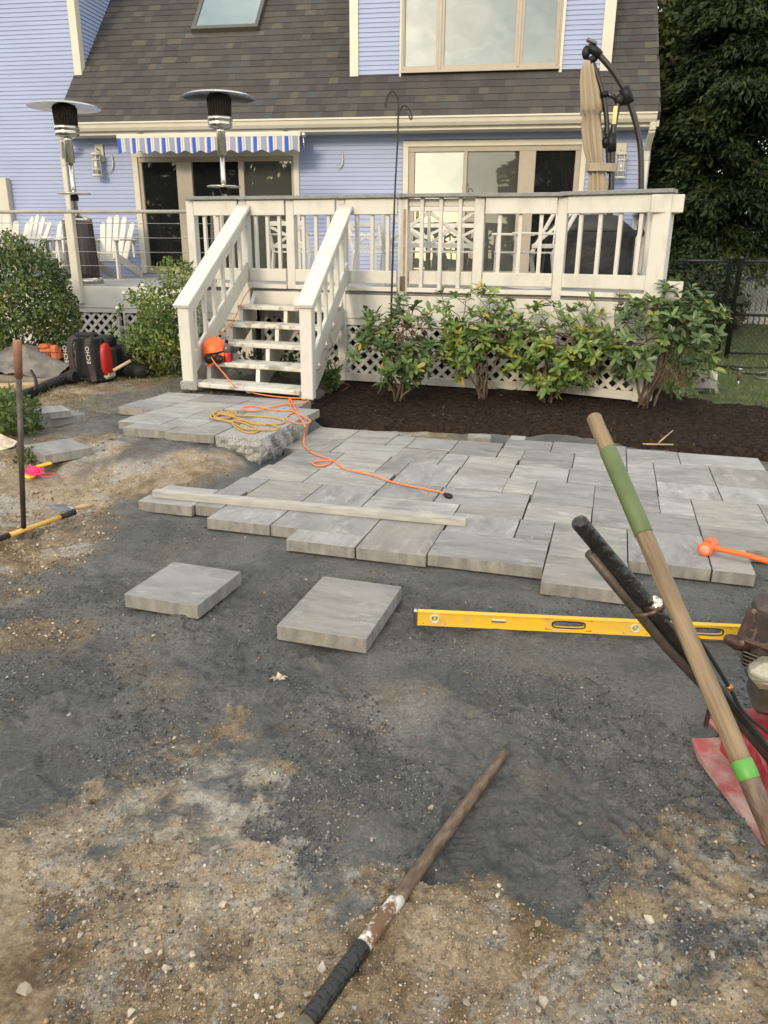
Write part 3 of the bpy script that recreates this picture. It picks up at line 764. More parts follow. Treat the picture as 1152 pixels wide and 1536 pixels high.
# granite step between landing and patio
def granite():
    c = puv((-1.815 - 1.46) / 2, (1.31 + 2.19) / 2, 0.0)
    o = thing('granite_step', 'rough grey granite block step carrying coils of rope and cord', 'step', (c.x, c.y, -.05), TH)
    q = np.random.default_rng(7)
    W, D, Hh = .345, .885, .205
    n, mth, k = 14, 30, 8
    b = MB()
    def face(nu, nv, fn):
        v = [fn(i / nu, j / nv) for j in range(nv + 1) for i in range(nu + 1)]
        f = [(j * (nu + 1) + i, j * (nu + 1) + i + 1, (j + 1) * (nu + 1) + i + 1, (j + 1) * (nu + 1) + i) for j in range(nv) for i in range(nu)]
        b.add(v, f)
    def rock(p, nrm, t):
        # split faces bulge, sawn top stays flat
        x, y, z = p
        e = (fbm([x * 1.0 + y * .7], [z * 1.3 + y], 16, 4, 70)[0] - .5) * .07 + (fbm([x + y], [z - x], 5, 2, 71)[0] - .5) * .05
        fall = min(1.0, (Hh - z) / .05) * min(1.0, (W / 2 - abs(x)) / .04 if nrm[1] else (D / 2 - abs(y)) / .04)
        e = e * fall; k2 = .035 * (1 - z / Hh) ** 2
        return (x + nrm[0] * e - k2 * 2 * x / W, y + nrm[1] * e - k2 * 2 * y / D, z)
    face(n, mth, lambda a, c_: (-W / 2 + W * a, -D / 2 + D * c_, Hh))
    face(k * 3, k, lambda a, c_: rock((-W / 2 + W * a, -D / 2, Hh * c_), (0, -1), 0))
    face(mth * 2, k, lambda a, c_: rock((W / 2, -D / 2 + D * a, Hh * c_), (1, 0), 0))
    face(k * 3, k, lambda a, c_: (W / 2 - W * a, D / 2, Hh * c_))
    face(mth, k, lambda a, c_: (-W / 2, D / 2 - D * a, Hh * c_))
    b.build('block', [M_granite], o, world=False)
granite()

# loose slabs on the stone dust
def loose(label, corners, z, t=.06, warm=False, group=None):
    P = [onz(x, y, z) for x, y in corners]     # front-left, back-left, back-right, front-right
    c = sum(P, Vector()) / 4
    w = ((P[3] - P[0]).length + (P[2] - P[1]).length) / 2
    d = ((P[1] - P[0]).length + (P[2] - P[3]).length) / 2
    ax = ((P[3] - P[0]) + (P[2] - P[1]))
    o = link('paver_slab', paver_mesh(w, d, t, warm), None, Matrix.Translation((c.x, c.y, z)) @ Matrix.Rotation(math.atan2(ax.y, ax.x), 4, 'Z'))
    return setp(o, label, 'paver', group, 'thing')
loose('smaller square loose grey paver resting on the stone dust', [(184, 890), (262, 843), (367, 858), (290, 908)], .006, .062)
loose('larger oblong loose paver with a pale stripe resting on the stone dust', [(411, 938), (488, 864), (603, 880), (549, 958)], .006, .062, True)
loose('small paver offcut on the stone dust behind the patio edge', [(698, 656), (706, 650), (737, 652), (736, 657)], .0, .06, True)
loose('square grey edging slab lying in the dirt by the weeds', [(38, 668), (102, 657), (127, 668), (78, 686)], .125, .06)
loose('short edging slab in the dirt, the lower of two stacked', [(36, 622), (98, 612), (124, 620), (66, 632)], .15, .065)
loose('short edging slab in the dirt, the upper of two stacked', [(48, 614), (84, 606), (96, 613), (62, 623)], .205, .055)

# ------------------------------------------------------------------ house
W = 12.4            # front wall plane
WW = 12.74          # set-back wing on the left
WL, WR = -7.27, 1.68
EX = 0.0605         # clapboard exposure
house = thing('house', 'periwinkle clapboard house with brown shingle roof and wide dormer window', 'house', (-2.8, W, 0))

def siding(mb, x0, x1, z0, z1, plane, holes=(), axis_='y'):
    """lapped boards on a wall facing -Y (axis 'y') or +X (axis 'x')"""
    nrow = int(math.ceil((z1 - z0) / EX))
    for i in range(nrow):
        a, b = z0 + i * EX, min(z1, z0 + (i + 1) * EX)
        segs = [(x0, x1)]
        for hx0, hx1, hz0, hz1 in holes:
            if b > hz0 and a < hz1:
                ns = []
                for s0, s1 in segs:
                    if hx1 <= s0 or hx0 >= s1: ns.append((s0, s1)); continue
                    if hx0 > s0: ns.append((s0, hx0))
                    if hx1 < s1: ns.append((hx1, s1))
                segs = ns
        for s0, s1 in segs:
            for (za, da, zb, db) in ((a, .012, b, .001), (a, 0.0, a, .012)):
                if axis_ == 'y': v = [(s0, plane - da, za), (s1, plane - da, za), (s1, plane - db, zb), (s0, plane - db, zb)]
                else: v = [(plane + da, s0, za), (plane + da, s1, za), (plane + db, s1, zb), (plane + db, s0, zb)]
                mb.add(v, [(0, 1, 2, 3)])

def xw(px, py=250, Y=None): return ony(px, py, Y or W).x
DZ = 0.98
d1 = [xw(p) for p in (200, 208, 213, 265, 288, 358, 366, 437, 441, 449)]
d2 = [xw(p) for p in (605, 613, 622, 695, 701, 778, 803, 862, 870, 878)]
TOP1, TOP2 = 2.80, 2.90
holes = [(d1[0], d1[-1], DZ, TOP1), (d2[0], d2[-1], DZ, TOP2)]
mb = MB(); siding(mb, WL, WR, 0.25, 3.06, W, holes)
mb.build('siding', [M_siding], house)
mb = MB()
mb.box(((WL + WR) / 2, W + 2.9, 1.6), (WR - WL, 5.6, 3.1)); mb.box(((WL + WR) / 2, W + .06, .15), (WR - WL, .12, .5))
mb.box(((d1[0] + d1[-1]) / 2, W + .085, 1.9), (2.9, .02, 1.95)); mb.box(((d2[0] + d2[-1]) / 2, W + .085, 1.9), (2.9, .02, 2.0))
mb.build('light_block', [M_dark], house)  # unseen dark boxes behind the siding, added to block light
mb = MB(); mb.box((WR + .02, W + 3, 1.6), (.03, 6.0, 3.0)); mb.build('side_wall', [M_siding], house)

def sliding_door(e, top, panes, gl):
    """e: x edges trim|frame|glass1 l,r|glass2 l,r|glass3 l,r|frame|trim"""
    b = MB()
    # stiles and rails
    segs = [(e[1], e[2]), (e[3], e[4]), (e[5], e[6]), (e[7], e[8])]
    gt = top - .15
    for k, (a, c) in enumerate(segs): b.box(((a + c) / 2, W + .02 - (.02 if k in (1, 2) else 0), (DZ + gt) / 2), (c - a, .06, gt - DZ), bev=.004)
    b.box(((e[1] + e[8]) / 2, W + .018, gt + .035), (e[8] - e[1], .07, .07), bev=.004)
    b.box(((e[1] + e[8]) / 2, W + .02, DZ + .05), (e[8] - e[1] - .004, .066, .10), bev=.004)
    o = b.build('sliding_door', [M_taupe], house)
    t = MB()
    t.box(((e[0] + e[1]) / 2, W - .012, (DZ + top) / 2), (e[1] - e[0], .05, top - DZ), bev=.004)
    t.box(((e[8] + e[9]) / 2, W - .012, (DZ + top) / 2), (e[9] - e[8], .05, top - DZ), bev=.004)
    t.box(((e[0] + e[9]) / 2, W - .014, top - .04), (e[9] - e[0] + .002, .055, .08), bev=.004)
    t.build('door_trim', [M_cream], o)
    for (a, c), g in zip(((e[2], e[3]), (e[4], e[5]), (e[6], e[7])), gl):
        p = MB(); p.box(((a + c) / 2, W + .035, (DZ + gt) / 2 + .04), (c - a + .02, .01, gt - DZ)); p.build('pane', [g], o)
    return o
dl = sliding_door(d1, TOP1, 3, [M_gdark, M_gdark, M_gmid])
dr = sliding_door(d2, TOP2, 3, [M_gsky, M_gmid, M_gdark])
b = MB(); b.tube([(d2[2] + .05, W - .03, 1.82), (d2[2] + .05, W - .07, 1.86), (d2[2] + .05, W - .07, 2.02), (d2[2] + .05, W - .03, 2.06)], .011, 8); b.build('handle', [M_palewood], dr)

# roof
EY, EZ, SL = 12.02, 3.165, 1.10
RA = math.atan(SL)
RX0, RX1 = -7.17, 1.735
def on_roof(x, y, lift=0.0):
    d = _ray(x, y); n = Vector((0, -SL, 1)).normalized()
    return _C + d * (((Vector((0, EY, EZ)) + n * lift - _C).dot(n)) / d.dot(n))
tdir = Vector((0, math.cos(RA), math.sin(RA))); ndir = Vector((0, -math.sin(RA), math.cos(RA)))
b = MB()
b.add([(RX0, EY, EZ - .004), (RX1, EY, EZ - .004), (RX1, EY + 2.9, EZ + 2.9 * SL - .004), (RX0, EY + 2.9, EZ + 2.9 * SL - .004),
       (RX0, EY, EZ - .09), (RX1, EY, EZ - .09), (RX1, EY + 2.9, EZ + 2.9 * SL - .09), (RX0, EY + 2.9, EZ + 2.9 * SL - .09)],
      [(0, 1, 2, 3), (4, 7, 6, 5), (0, 4, 5, 1), (1, 5, 6, 2), (2, 6, 7, 3), (3, 7, 4, 0)])
b.add([(RX0, EY + 2.9, EZ + 2.9 * SL - .003), (RX1, EY + 2.9, EZ + 2.9 * SL - .003), (RX1, EY + 6.5, EZ + 3.4 * SL), (RX0, EY + 6.5, EZ + 3.4 * SL)], [(0, 1, 2, 3)])
b.add([(WR, W, 3.0), (WR, W + 6, 3.0), (WR, W + 6, 6.0), (WR, EY + 2.8, EZ + 2.8 * SL - .1), (WR, W, EZ + (W - EY) * SL - .1)], [(0, 1, 2, 3, 4)])
roof = b.build('roof', [M_dark], house)
SHC = [(0.068, 0.062, 0.057), (0.060, 0.056, 0.053), (0.073, 0.066, 0.060), (0.054, 0.051, 0.050), (0.094, 0.085, 0.070), (0.066, 0.069, 0.068), (0.078, 0.071, 0.063)]
SHM = [mat('shingle_%d' % i, c, 0.9, var=0.18, scale=60, bump=0.6, bscale=180, spec=0.25) for i, c in enumerate(SHC)]
EXP = 0.142
cor = ony(121, 108, WW)                       # foot of the wing's corner board
DY = 12.60
DX0, DX1 = ony(525, 60, DY).x, ony(920, 60, DY).x
tabs = []
row = 0
while row * EXP < 3.9:
    s0 = row * EXP
    yy = EY + s0 * math.cos(RA)
    x0 = RX0 if yy < WW - .02 else cor.x + .01
    x = x0 - random.uniform(0, .15)
    while x < RX1:
        w = random.choice((.115, .14, .17, .2, .235))
        a, c = max(x, x0), min(x + w, RX1)
        if c - a > .03 and not (yy > DY + .02 and a > DX0 - .02 and c < DX1 + .02):
            tabs.append((a, c, s0, random.choices(range(7), (5, 5, 4, 4, 2.2, 1.3, 3))[0], random.uniform(-.006, .006)))
        x += w
    row += 1
def tabM(a, c, s0, js):
    w = c - a - .0015
    mid = Vector(((a + c) / 2, EY, EZ)) + tdir * (s0 + .085 + js * .5) + ndir * .011
    X = Vector((1, 0, 0))
    tl = -.055
    T = (tdir * math.cos(tl) + ndir * math.sin(tl)).normalized(); Nn = X.cross(T).normalized()
    return Matrix(((X.x * w, T.x, Nn.x, mid.x), (X.y * w, T.y, Nn.y, mid.y), (X.z * w, T.z, Nn.z, mid.z), (0, 0, 0, 1)))
tabs.sort(key=lambda t: (Vector(((t[0] + t[1]) / 2, EY + t[2] * math.cos(RA), EZ + t[2] * math.sin(RA))) - _C).length)
tm = []
for m_ in SHM:
    q = MB(); q.box((0, 0, 0), (1, .19, .009)); tm.append(q.mesh('shingle', [m_]))
vis = [t for t in tabs]
for t in vis[:300]: link('shingle', tm[t[3]], roof, tabM(*t[:3], t[4]), True)
q = MB()
for t in vis[300:]: q.box((0, 0, 0), (1, .19, .009), tabM(*t[:3], t[4]), t[3])
setp(q.build('shingles', SHM, roof), kind='stuff')

# gutter, fascia, downspouts
def extr(name, prof, x0, x1, m_, parent):
    b = MB()
    M = Matrix(((0, 0, 1, 0), (1, 0, 0, 0), (0, 1, 0, 0), (0, 0, 0, 1)))     # (a,b,t) -> (t,a,b)
    b.prism(prof, x0, x1, M)
    return b.build(name, m_, parent)
extr('gutter', [(EY + .02, 3.045), (EY - .045, 3.045), (EY - .075, 3.085), (EY - .085, 3.135), (EY - .105, 3.14), (EY - .105, 3.162), (EY - .09, 3.162), (EY + .02, 3.150)], RX0 + .03, RX1 - .05, [M_cream], house)
b = MB(); b.box(((RX0 + RX1) / 2, EY + .035, 3.075), (RX1 - RX0, .025, .16), bev=.003); b.box(((RX0 + RX1) / 2, (EY + W) / 2 + .03, 3.01), (RX1 - RX0, W - EY - .02, .025))
b.build('fascia_and_soffit', [M_cream], house)
def downspout(x, foot, s=0.0):
    b = MB()
    pts = [(x + s, EY - .02, 3.05), (x + s, EY + .0, 2.95), (x, W - .07, 2.74), (x, W - .055, 2.6), (x, W - .055, foot)]
    for a, c in zip(pts[:-1], pts[1:]): b.beam(a, c, .085, .065, up=(0, -1, .3), bev=.01)
    b.build('downspout', [M_cream], house)
downspout(xw(101, 260) - .0, .95, .20)
downspout(WR - .03, .95)

# wing on the left, taller, set back
b = MB(); siding(b, -11.5, cor.x, 0.25, 6.6, WW); siding(b, WW, WW + 4, 3.2, 6.6, cor.x, (), 'x'); 
wing = b.build('wing_siding', [M_siding], house)
b = MB(); b.box(((-11.5 + cor.x) / 2 - .01, WW + 2.05, 3.4), (cor.x + 11.5, 4.0, 6.3)); b.build('wing_core', [M_dark], house)
b = MB(); b.box((cor.x - .035, WW - .012, 5.2), (.125, .03, 2.8), bev=.003); b.box((cor.x + .014, WW + .05, 5.2), (.03, .12, 2.8), bev=.003); b.build('corner_board', [M_cream], house)
lb = ony(0, 268, WW - .1)
b = MB(); b.box((ony(4, 300, WW - .1).x - .35, WW - .06, 1.7), (.95, .14, 1.52), bev=.006); b.build('bay_panel', [M_cream], house)

# dormer
zf = EZ + (DY - EY) * SL
b = MB(); wx = [ony(p, 60, DY).x for p in (538, 600, 605, 655, 667, 773, 785, 834, 839, 846, 903)]
siding(b, DX0 + .02, wx[1], zf - .04, 5.6, DY); siding(b, wx[9], DX1 - .02, zf - .04, 5.6, DY)
siding(b, DY, DY + 2.5, zf - .1, 5.6, DX1 - .03, (), 'x')
b.box(((DX0 + DX1) / 2, DY + 1.1, 4.7), (DX1 - DX0 - .08, 2.1, 1.95), None, 1)  # unseen dark box added inside the dormer to block light
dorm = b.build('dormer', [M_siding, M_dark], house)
b = MB(); b.box(((DX0 + wx[0]) / 2, DY - .016, 4.75), (wx[0] - DX0, .035, 1.9), bev=.003); b.build('corner_board', [M_cream], dorm)
b = MB(); b.box(((DX1 + wx[10]) / 2, DY - .016, 4.72), (DX1 - wx[10], .035, 1.96), bev=.003); b.build('corner_board', [M_cream], dorm)
for a, c in ((wx[1], wx[2] - .02), (wx[8] + .02, wx[9])): b = MB(); b.box(((a + c) / 2, DY - .018, 4.72), (c - a, .04, 1.9), bev=.003); b.build('window_trim', [M_cream], dorm)
zs = zf + .015
b = MB()
for a, c in ((wx[2] - .02, wx[2] + .03), (wx[3], wx[4]), (wx[5], wx[6]), (wx[7] - .01, wx[8] + .02)):
    b.box(((a + c) / 2, DY - .02, 4.76), (c - a, .06, 1.8), bev=.004)
    b.box(((a + c) / 2, DY - .035, 4.76), ((c - a) * .35, .06, 1.8), bev=.004)
b.box(((wx[2] + wx[8]) / 2, DY - .022, zs + .045), (wx[8] - wx[2] + .04, .07, .09), bev=.004)
b.box(((wx[2] + wx[8]) / 2, DY - .03, zs + .015), (wx[8] - wx[2] + .05, .09, .03), bev=.004)
b.build('window_frame', [M_taupe], dorm)
for a, c in ((wx[2], wx[3]), (wx[4], wx[5]), (wx[6], wx[7])):
    b = MB(); b.box(((a + c) / 2, DY + .0, 4.78), (c - a + .02, .012, 1.75)); b.build('pane', [M_gsky], dorm)

# skylight on the roof
p0, p1 = on_roof(287, 44, .07), on_roof(386, 44, .07)
b = MB()
def rbox(x0, x1, s0, s1, h0, h1, mi=0, bev=.004):
    c = Vector(((x0 + x1) / 2, EY, EZ)) + tdir * ((s0 + s1) / 2) + ndir * ((h0 + h1) / 2)
    M = Matrix(((1, tdir.x, ndir.x, c.x), (0, tdir.y, ndir.y, c.y), (0, tdir.z, ndir.z, c.z), (0, 0, 0, 1)))
    return (0, 0, 0), (x1 - x0, s1 - s0, h1 - h0), M, mi, bev
ss = (p0.y - EY) / math.cos(RA) + .05
for args in ((p0.x, p1.x, ss, ss + .07, .0, .10), (p0.x, p1.x, ss + 1.05, ss + 1.12, .0, .10), (p0.x, p0.x + .06, ss + .07, ss + 1.05, .0, .095), (p1.x - .06, p1.x, ss + .07, ss + 1.05, .0, .095)): b.box(*rbox(*args))
b.box(*rbox(p0.x - .1, p1.x + .1, ss - .1, ss + .0, .014, .022))
sk_ = b.build('skylight', [mat('skylight_frame', (0.075, 0.068, 0.058), 0.5)], roof)
b = MB(); b.box(*rbox(p0.x + .05, p1.x - .05, ss + .06, ss + 1.06, .06, .075)); b.build('pane', [M_gskylight], sk_)

# ------------------------------------------------------------------ awning
def stripes():
    m, N, L, B = _new('striped_canvas')
    B.inputs['Roughness'].default_value = 0.85
    tc = N.new('ShaderNodeTexCoord'); sx = N.new('ShaderNodeSeparateXYZ'); L.new(tc.outputs['Object'], sx.inputs[0])
    dv = N.new('ShaderNodeMath'); dv.operation = 'MULTIPLY'; dv.inputs[1].default_value = 1 / 0.236; L.new(sx.outputs[0], dv.inputs[0])
    fr = N.new('ShaderNodeMath'); fr.operation = 'FRACT'; L.new(dv.outputs[0], fr.inputs[0])
    rp = N.new('ShaderNodeValToRGB'); rp.color_ramp.interpolation = 'CONSTANT'
    e = rp.color_ramp.elements
    st = [(0, (0.03, 0.10, 0.46)), (.24, (0.60, 0.57, 0.55)), (.33, (0.40, 0.36, 0.36)), (.40, (0.60, 0.57, 0.55)), (.48, (0.25, 0.28, 0.37)), (.84, (0.60, 0.57, 0.55)), (.94, (0.40, 0.36, 0.36))]
    while len(e) < len(st): e.new(.5)
    for i, (p, c) in enumerate(st): e[i].position = p; e[i].color = (*c, 1)
    L.new(fr.outputs[0], rp.inputs[0]); L.new(rp.outputs[0], B.inputs['Base Color'])
    return m
M_stripe = stripes()
AF = W - .55
ax0, ax1 = ony(178, 215, AF).x, ony(450, 215, AF).x
azt = ony(300, 203, AF).z
aw = thing('awning', 'rolled-out blue and white striped awning with scalloped valance', 'awning', (ax0, AF, azt - .3))
b = MB(); nn = 60
v = [(ax0 + .02 + (ax1 - ax0 - .04) * i / nn, y, z) for i in range(nn + 1) for y, z in ((W - .05, azt + .13), ((W + AF) / 2, azt + .06), (AF + .01, azt + .0))]
f = [(i * 3 + k, i * 3 + k + 1, i * 3 + k + 4, i * 3 + k + 3) for i in range(nn) for k in range(2)]
b.add(v, f); b.build('canopy', [M_stripe], aw)
b = MB(); nn = 240; v = []
for i in range(nn + 1):
    t = i / nn; x = ax0 + (ax1 - ax0) * t
    sc_ = .018 * math.cos((x - ax0) / .236 * 2 * PI)
    wv = .012 * math.sin(t * 47) + .006 * math.sin(t * 21)
    v += [(x, AF - .035, azt - .03), (x, AF - .035 + wv * .5, azt - .13), (x, AF - .035 + wv, azt - .225 - sc_)]
f = [(i * 3 + k, i * 3 + k + 1, i * 3 + k + 4, i * 3 + k + 3) for i in range(nn) for k in range(2)]
b.add(v, f, smooth=True); b.build('valance', [M_stripe], aw)
b = MB(); b.box(((ax0 + ax1) / 2, AF - .005, azt - .005), (ax1 - ax0 + .03, .06, .065), bev=.01); b.build('front_bar', [M_cream], aw)
for x in (ax0 + .3, ax1 - .25):
    b = MB(); b.box((x, W - .04, azt + .16), (.09, .10, .12), bev=.01); b.beam((x, W - .05, azt + .13), (x, AF + .02, azt + .03), .03, .03); b.build('bracket', [M_alu], aw)
b = MB(); b.tube([(ax1 + .03, AF - .01, azt - .01), (ax1 + .08, AF + .02, azt - .02)], .035, 10); b.tube([(ax1 + .05, AF, azt - .03), (ax1 + .06, AF, azt - .2)], .012, 8); b.build('crank', [M_alu], aw)

# ------------------------------------------------------------------ wall lanterns and siding hooks
def lantern(x, zc, label):
    o = thing('wall_lantern', label, 'wall lamp', (x, W, zc))
    b = MB(); b.box((x, W - .025, zc + .02), (.14, .035, .26), bev=.006); b.build('back_plate', [M_cream], o)
    b = MB(); b.tube([(x, W - .04, zc + .06), (x, W - .13, zc + .08), (x, W - .16, zc + .03)], .014, 8)
    b.lathe([(.01, .03), (.075, .0), (.08, -.02), (.06, -.03)], (x, W - .16, zc), 16); b.lathe([(.06, -.30), (.085, -.305), (.085, -.33), (.02, -.335)], (x, W - .16, zc), 16)
    for k in range(6):
        a = 2 * PI * k / 6; b.tube([(x + .062 * math.cos(a), W - .16 + .062 * math.sin(a), zc - .03), (x + .074 * math.cos(a), W - .16 + .074 * math.sin(a), zc - .31)], .006, 6)
    for zz in (-.10, -.24): b.lathe([(.066, zz), (.070, zz + .005), (.070, zz + .015), (.066, zz + .02)], (x, W - .16, zc), 16)
    b.build('cage', [M_white], o)
    b = MB(); b.lathe([(.05, -.30), (.055, -.2), (.05, -.03)], (x, W - .16, zc), 16); b.build('glass', [M_lampglass], o)
pL, pR = ony(151, 232, W), ony(931, 232, W)
lantern(pL.x, pL.z, 'white caged wall lantern between downspout and striped awning')
lantern(pR.x, pR.z, 'white caged wall lantern on the siding behind the folded umbrella')
def hook(px, py, label):
    p = ony(px, py, W)
    b = MB(); b.tube([p + Vector(q) for q in ((.0, -.02, .12), (.01, -.03, .0), (.0, -.035, -.06), (-.03, -.05, -.11), (-.06, -.06, -.09))], [.011, .012, .012, .008, .005], 8)
    b.tube([p + Vector(q) for q in ((-.02, -.055, -.10), (-.05, -.04, -.14), (-.08, -.04, -.11), (-.07, -.04, -.06))], .005, 6)
    setp(b.build('siding_hook', [M_white]), label, 'hook')
hook(170, 245, 'small white plastic hook on the siding beside the lantern and awning')
hook(514, 240, 'small white plastic hook on the siding between the two sliding doors')

# ------------------------------------------------------------------ deck
FP = [Vector(p) for p in ((-3.50, 8.32), (-2.88, 8.22), (-2.35, 8.14), (-1.79, 8.02), (-1.15, 7.92), (-.41, 7.82), (.355, 7.76), (1.19, 7.42))]
deck = thing('deck', 'white painted wooden deck with faceted baluster railing and lattice skirt', 'deck', (-1.2, 8.2, 0))
LZ, LY = .93, 9.35     # lower left part
b = MB()
back = [Vector((1.62, W - .03)), Vector((-3.5, W - .03))]
poly = FP + back
b.prism([(p.x, p.y) for p in poly], DZ - .03, DZ)
b.prism([(-9.5, LY), (-3.5, LY), (-3.5, W - .03), (-7.2, W - .03), (-7.2, WW - .03), (-9.5, WW - .03)], LZ - .03, LZ)
b.build('deck_floor', [M_deckgrey], deck)
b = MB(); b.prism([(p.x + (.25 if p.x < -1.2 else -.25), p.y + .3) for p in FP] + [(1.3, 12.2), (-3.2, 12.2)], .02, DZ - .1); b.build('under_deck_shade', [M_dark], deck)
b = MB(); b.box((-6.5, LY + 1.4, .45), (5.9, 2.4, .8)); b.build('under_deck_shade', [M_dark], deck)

def v3(p, z): return Vector((p.x, p.y, z))
bal = MB(); bal.box((0, 0, 0), (.036, .036, 1.0), bev=.003); bal = bal.mesh('baluster', [M_white])
slat_m = MB(); slat_m.box((0, 0, 0), (1, .007, .037)); slat_m = slat_m.mesh('slat', [M_white])

def lattice(p, q, z0, z1, pitch=.127, frame=.07):
    """skirt panel: frame boards and crossed slats between plan points p and q"""
    p, q = Vector(p), Vector(q)
    d = q - p; L = d.length; d.normalize(); n = Vector((d.y, -d.x))     # outward
    if n.y > 0: n = -n
    fr = MB()
    o3 = lambda a, z, off: Vector((p.x + d.x * a + n.x * off, p.y + d.y * a + n.y * off, z))
    fr.beam(o3(0, z1 - frame / 2, .012), o3(L, z1 - frame / 2, .012), .02, frame, bev=.003)
    fr.beam(o3(0, z0 + frame * .6, .013), o3(L, z0 + frame * .6, .013), .02, frame * 1.2, bev=.003)
    for a in (frame / 2, L - frame / 2): fr.beam(o3(a, z0 + frame * 1.2, .011), o3(a, z1 - frame, .011), frame, .018, up=(d.x, d.y, 0), bev=.003)
    pan = fr.build('lattice_panel', [M_white], deck)
    a0, a1, b0, b1 = .02, L - .02, z0 + .03, z1 - .02
    h = b1 - b0
    for s, off in ((1, -.004), (-1, -.012)):
        k = a0 - h
        while k < a1 + h:
            # line: a = k + s*(z-b0) for s=1 ; a = k + h - (z-b0) for s=-1
            t0, t1 = 0.0, h
            f0 = k if s == 1 else k + h
            lo, hi = sorted(((a0 - f0) * s, (a1 - f0) * s))
            t0, t1 = max(t0, lo), min(t1, hi)
            if t1 - t0 > .03:
                A, Bq = o3(f0 + s * t0, b0 + t0, off), o3(f0 + s * t1, b0 + t1, off)
                X = (Bq - A); ln = X.length; X.normalize(); Y = Vector((n.x, n.y, 0)); Z = X.cross(Y)
                c = (A + Bq) / 2
                M = Matrix(((X.x * ln, Y.x, Z.x, c.x), (X.y * ln, Y.y, Z.y, c.y), (X.z * ln, Y.z, Z.z, c.z), (0, 0, 0, 1)))
                link('slat', slat_m, pan, M, True)
            k += pitch
    return pan

def rail(p, q, nb, z=DZ, style=0, last=False, ends=True):
    d = (q - p); L = d.length; d.normalize(); n = Vector((d.y, -d.x))
    if n.y > 0: n = -n
    jz = random.uniform(-.006, .006)
    def seg(name, a0, a1, zc, h, w, off, m_, bev=.004, dz=0.0):
        b = MB(); A, B_ = p + d * a0 + n * off, p + d * a1 + n * off
        b.beam(v3(A, zc - dz), v3(B_, zc + dz), w, h, bev=bev); return b.build(name, [m_], deck)
    seg('cap_board', -.012, L + (.08 if last else -.006), z + .888 + jz, .034, .15, .02, M_cap)
    if style == 0: seg('top_rail', .055, L - .055, z + .795, .145, .032, .045, M_white, .005)
    else: seg('top_rail', .04, L - .04, z + .83, .07, .032, -.02, M_white, .005)
    seg('bottom_rail', .055, L - .055, z + .137, .125, .032, .043 if style == 0 else -.02, M_white, .005)
    seg('base_plate', .05, L - .05, z + .022, .042, .10, .012, M_whiteold, .004)
    for k in range(nb):
        t = (k + 1) / (nb + 1)
        c = p + d * (L * t) + n * (.012 if style == 0 else .022)
        z0, z1 = (z + .15, z + .80) if style == 0 else (z + .045, z + .87)
        link('baluster', bal, deck, Matrix.Translation(v3(c, (z0 + z1) / 2)) @ Matrix.Rotation(math.atan2(d.y, d.x), 4, 'Z') @ Matrix.Diagonal((1, 1, z1 - z0, 1)), True)

def post(p, z0, z1, w=.09, rz=0.0, m_=None, name='post', off=(0, 0)):
    b = MB(); b.box((p.x + off[0], p.y + off[1], (z0 + z1) / 2), (w, w, z1 - z0), None, 0, .005)
    M = Matrix.Translation((p.x, p.y, 0)) @ Matrix.Rotation(rz, 4, 'Z') @ Matrix.Translation((-p.x, -p.y, 0))
    b.v = [tuple(M @ Vector(q)) for q in b.v]
    return b.build(name, [m_ or M_white], deck)

for i in range(7):
    p, q = FP[i], FP[i + 1]
    rail(p, q, (3, 3, 3, 3, 3, 3, 4)[i], DZ, 1 if i == 4 else 0, i == 6)
    d = (q - p).normalized(); n = Vector((d.y, -d.x))
    if i not in (1, 2):
        b = MB(); b.beam(v3(p + n * .015, DZ - .155), v3(q + n * .015, DZ - .155), .035, .24, bev=.004); b.build('fascia', [M_white], deck)
        lattice(p + n * .0, q + n * .0, .06, .705)
    else:
        b = MB(); b.beam(v3(p - n * .02, DZ - .13), v3(q - n * .02, DZ - .13), .035, .19, bev=.004); b.build('fascia', [M_whiteold], deck)
        lattice(p - n * .25, q - n * .25, .10, .74)
for i, p in enumerate(FP):
    d = (FP[min(i + 1, 7)] - FP[max(i - 1, 0)]); a = math.atan2(d.y, d.x)
    post(p, .06 if i not in (2,) else DZ, DZ + .868, .092 if i < 7 else .15, a)
# bare patch and hinge on the post by the hook
b = MB(); e_ = FP[4]
b.box((e_.x + .012, e_.y - .052, 1.40), (.022, .008, .7)); b.box((e_.x + .012, e_.y - .053, .62), (.02, .008, .5)); b.build('bare_wood_strip', [mat('bare_wood', (0.36, 0.21, 0.12), 0.8, var=0.2, scale=20)], deck)
b = MB(); b.box((e_.x + .0, e_.y - .056, 1.06), (.05, .012, .14)); b.build('hinge', [M_rust], deck)
# corner block and return railing
b = MB(); b.box((FP[7].x + .01, FP[7].y - .06, DZ + .79), (.27, .05, .145), bev=.006); b.box((FP[7].x + .12, FP[7].y + .10, DZ + .79), (.05, .27, .145), bev=.006); b.build('corner_block', [M_white], deck)
sidep = [FP[7], Vector((1.33, 9.0)), Vector((1.46, 10.6)), Vector((1.60, W - .1))]
for a, c in zip(sidep[:-1], sidep[1:]): rail(a, c, 7); post(c, .3, DZ + .87)
b = MB(); b.beam(v3(FP[7], DZ - .155), (1.62, W, DZ - .155), .035, .24, bev=.004); b.build('fascia', [M_white], deck)
lattice(FP[7] + Vector((0, .02)), (1.42, 10.2), .06, .705)
b = MB(); b.box((FP[7].x + .16, FP[7].y - .02, DZ + .06), (.14, .05, .19), bev=.005); b.build('rail_end_block', [M_white], deck)

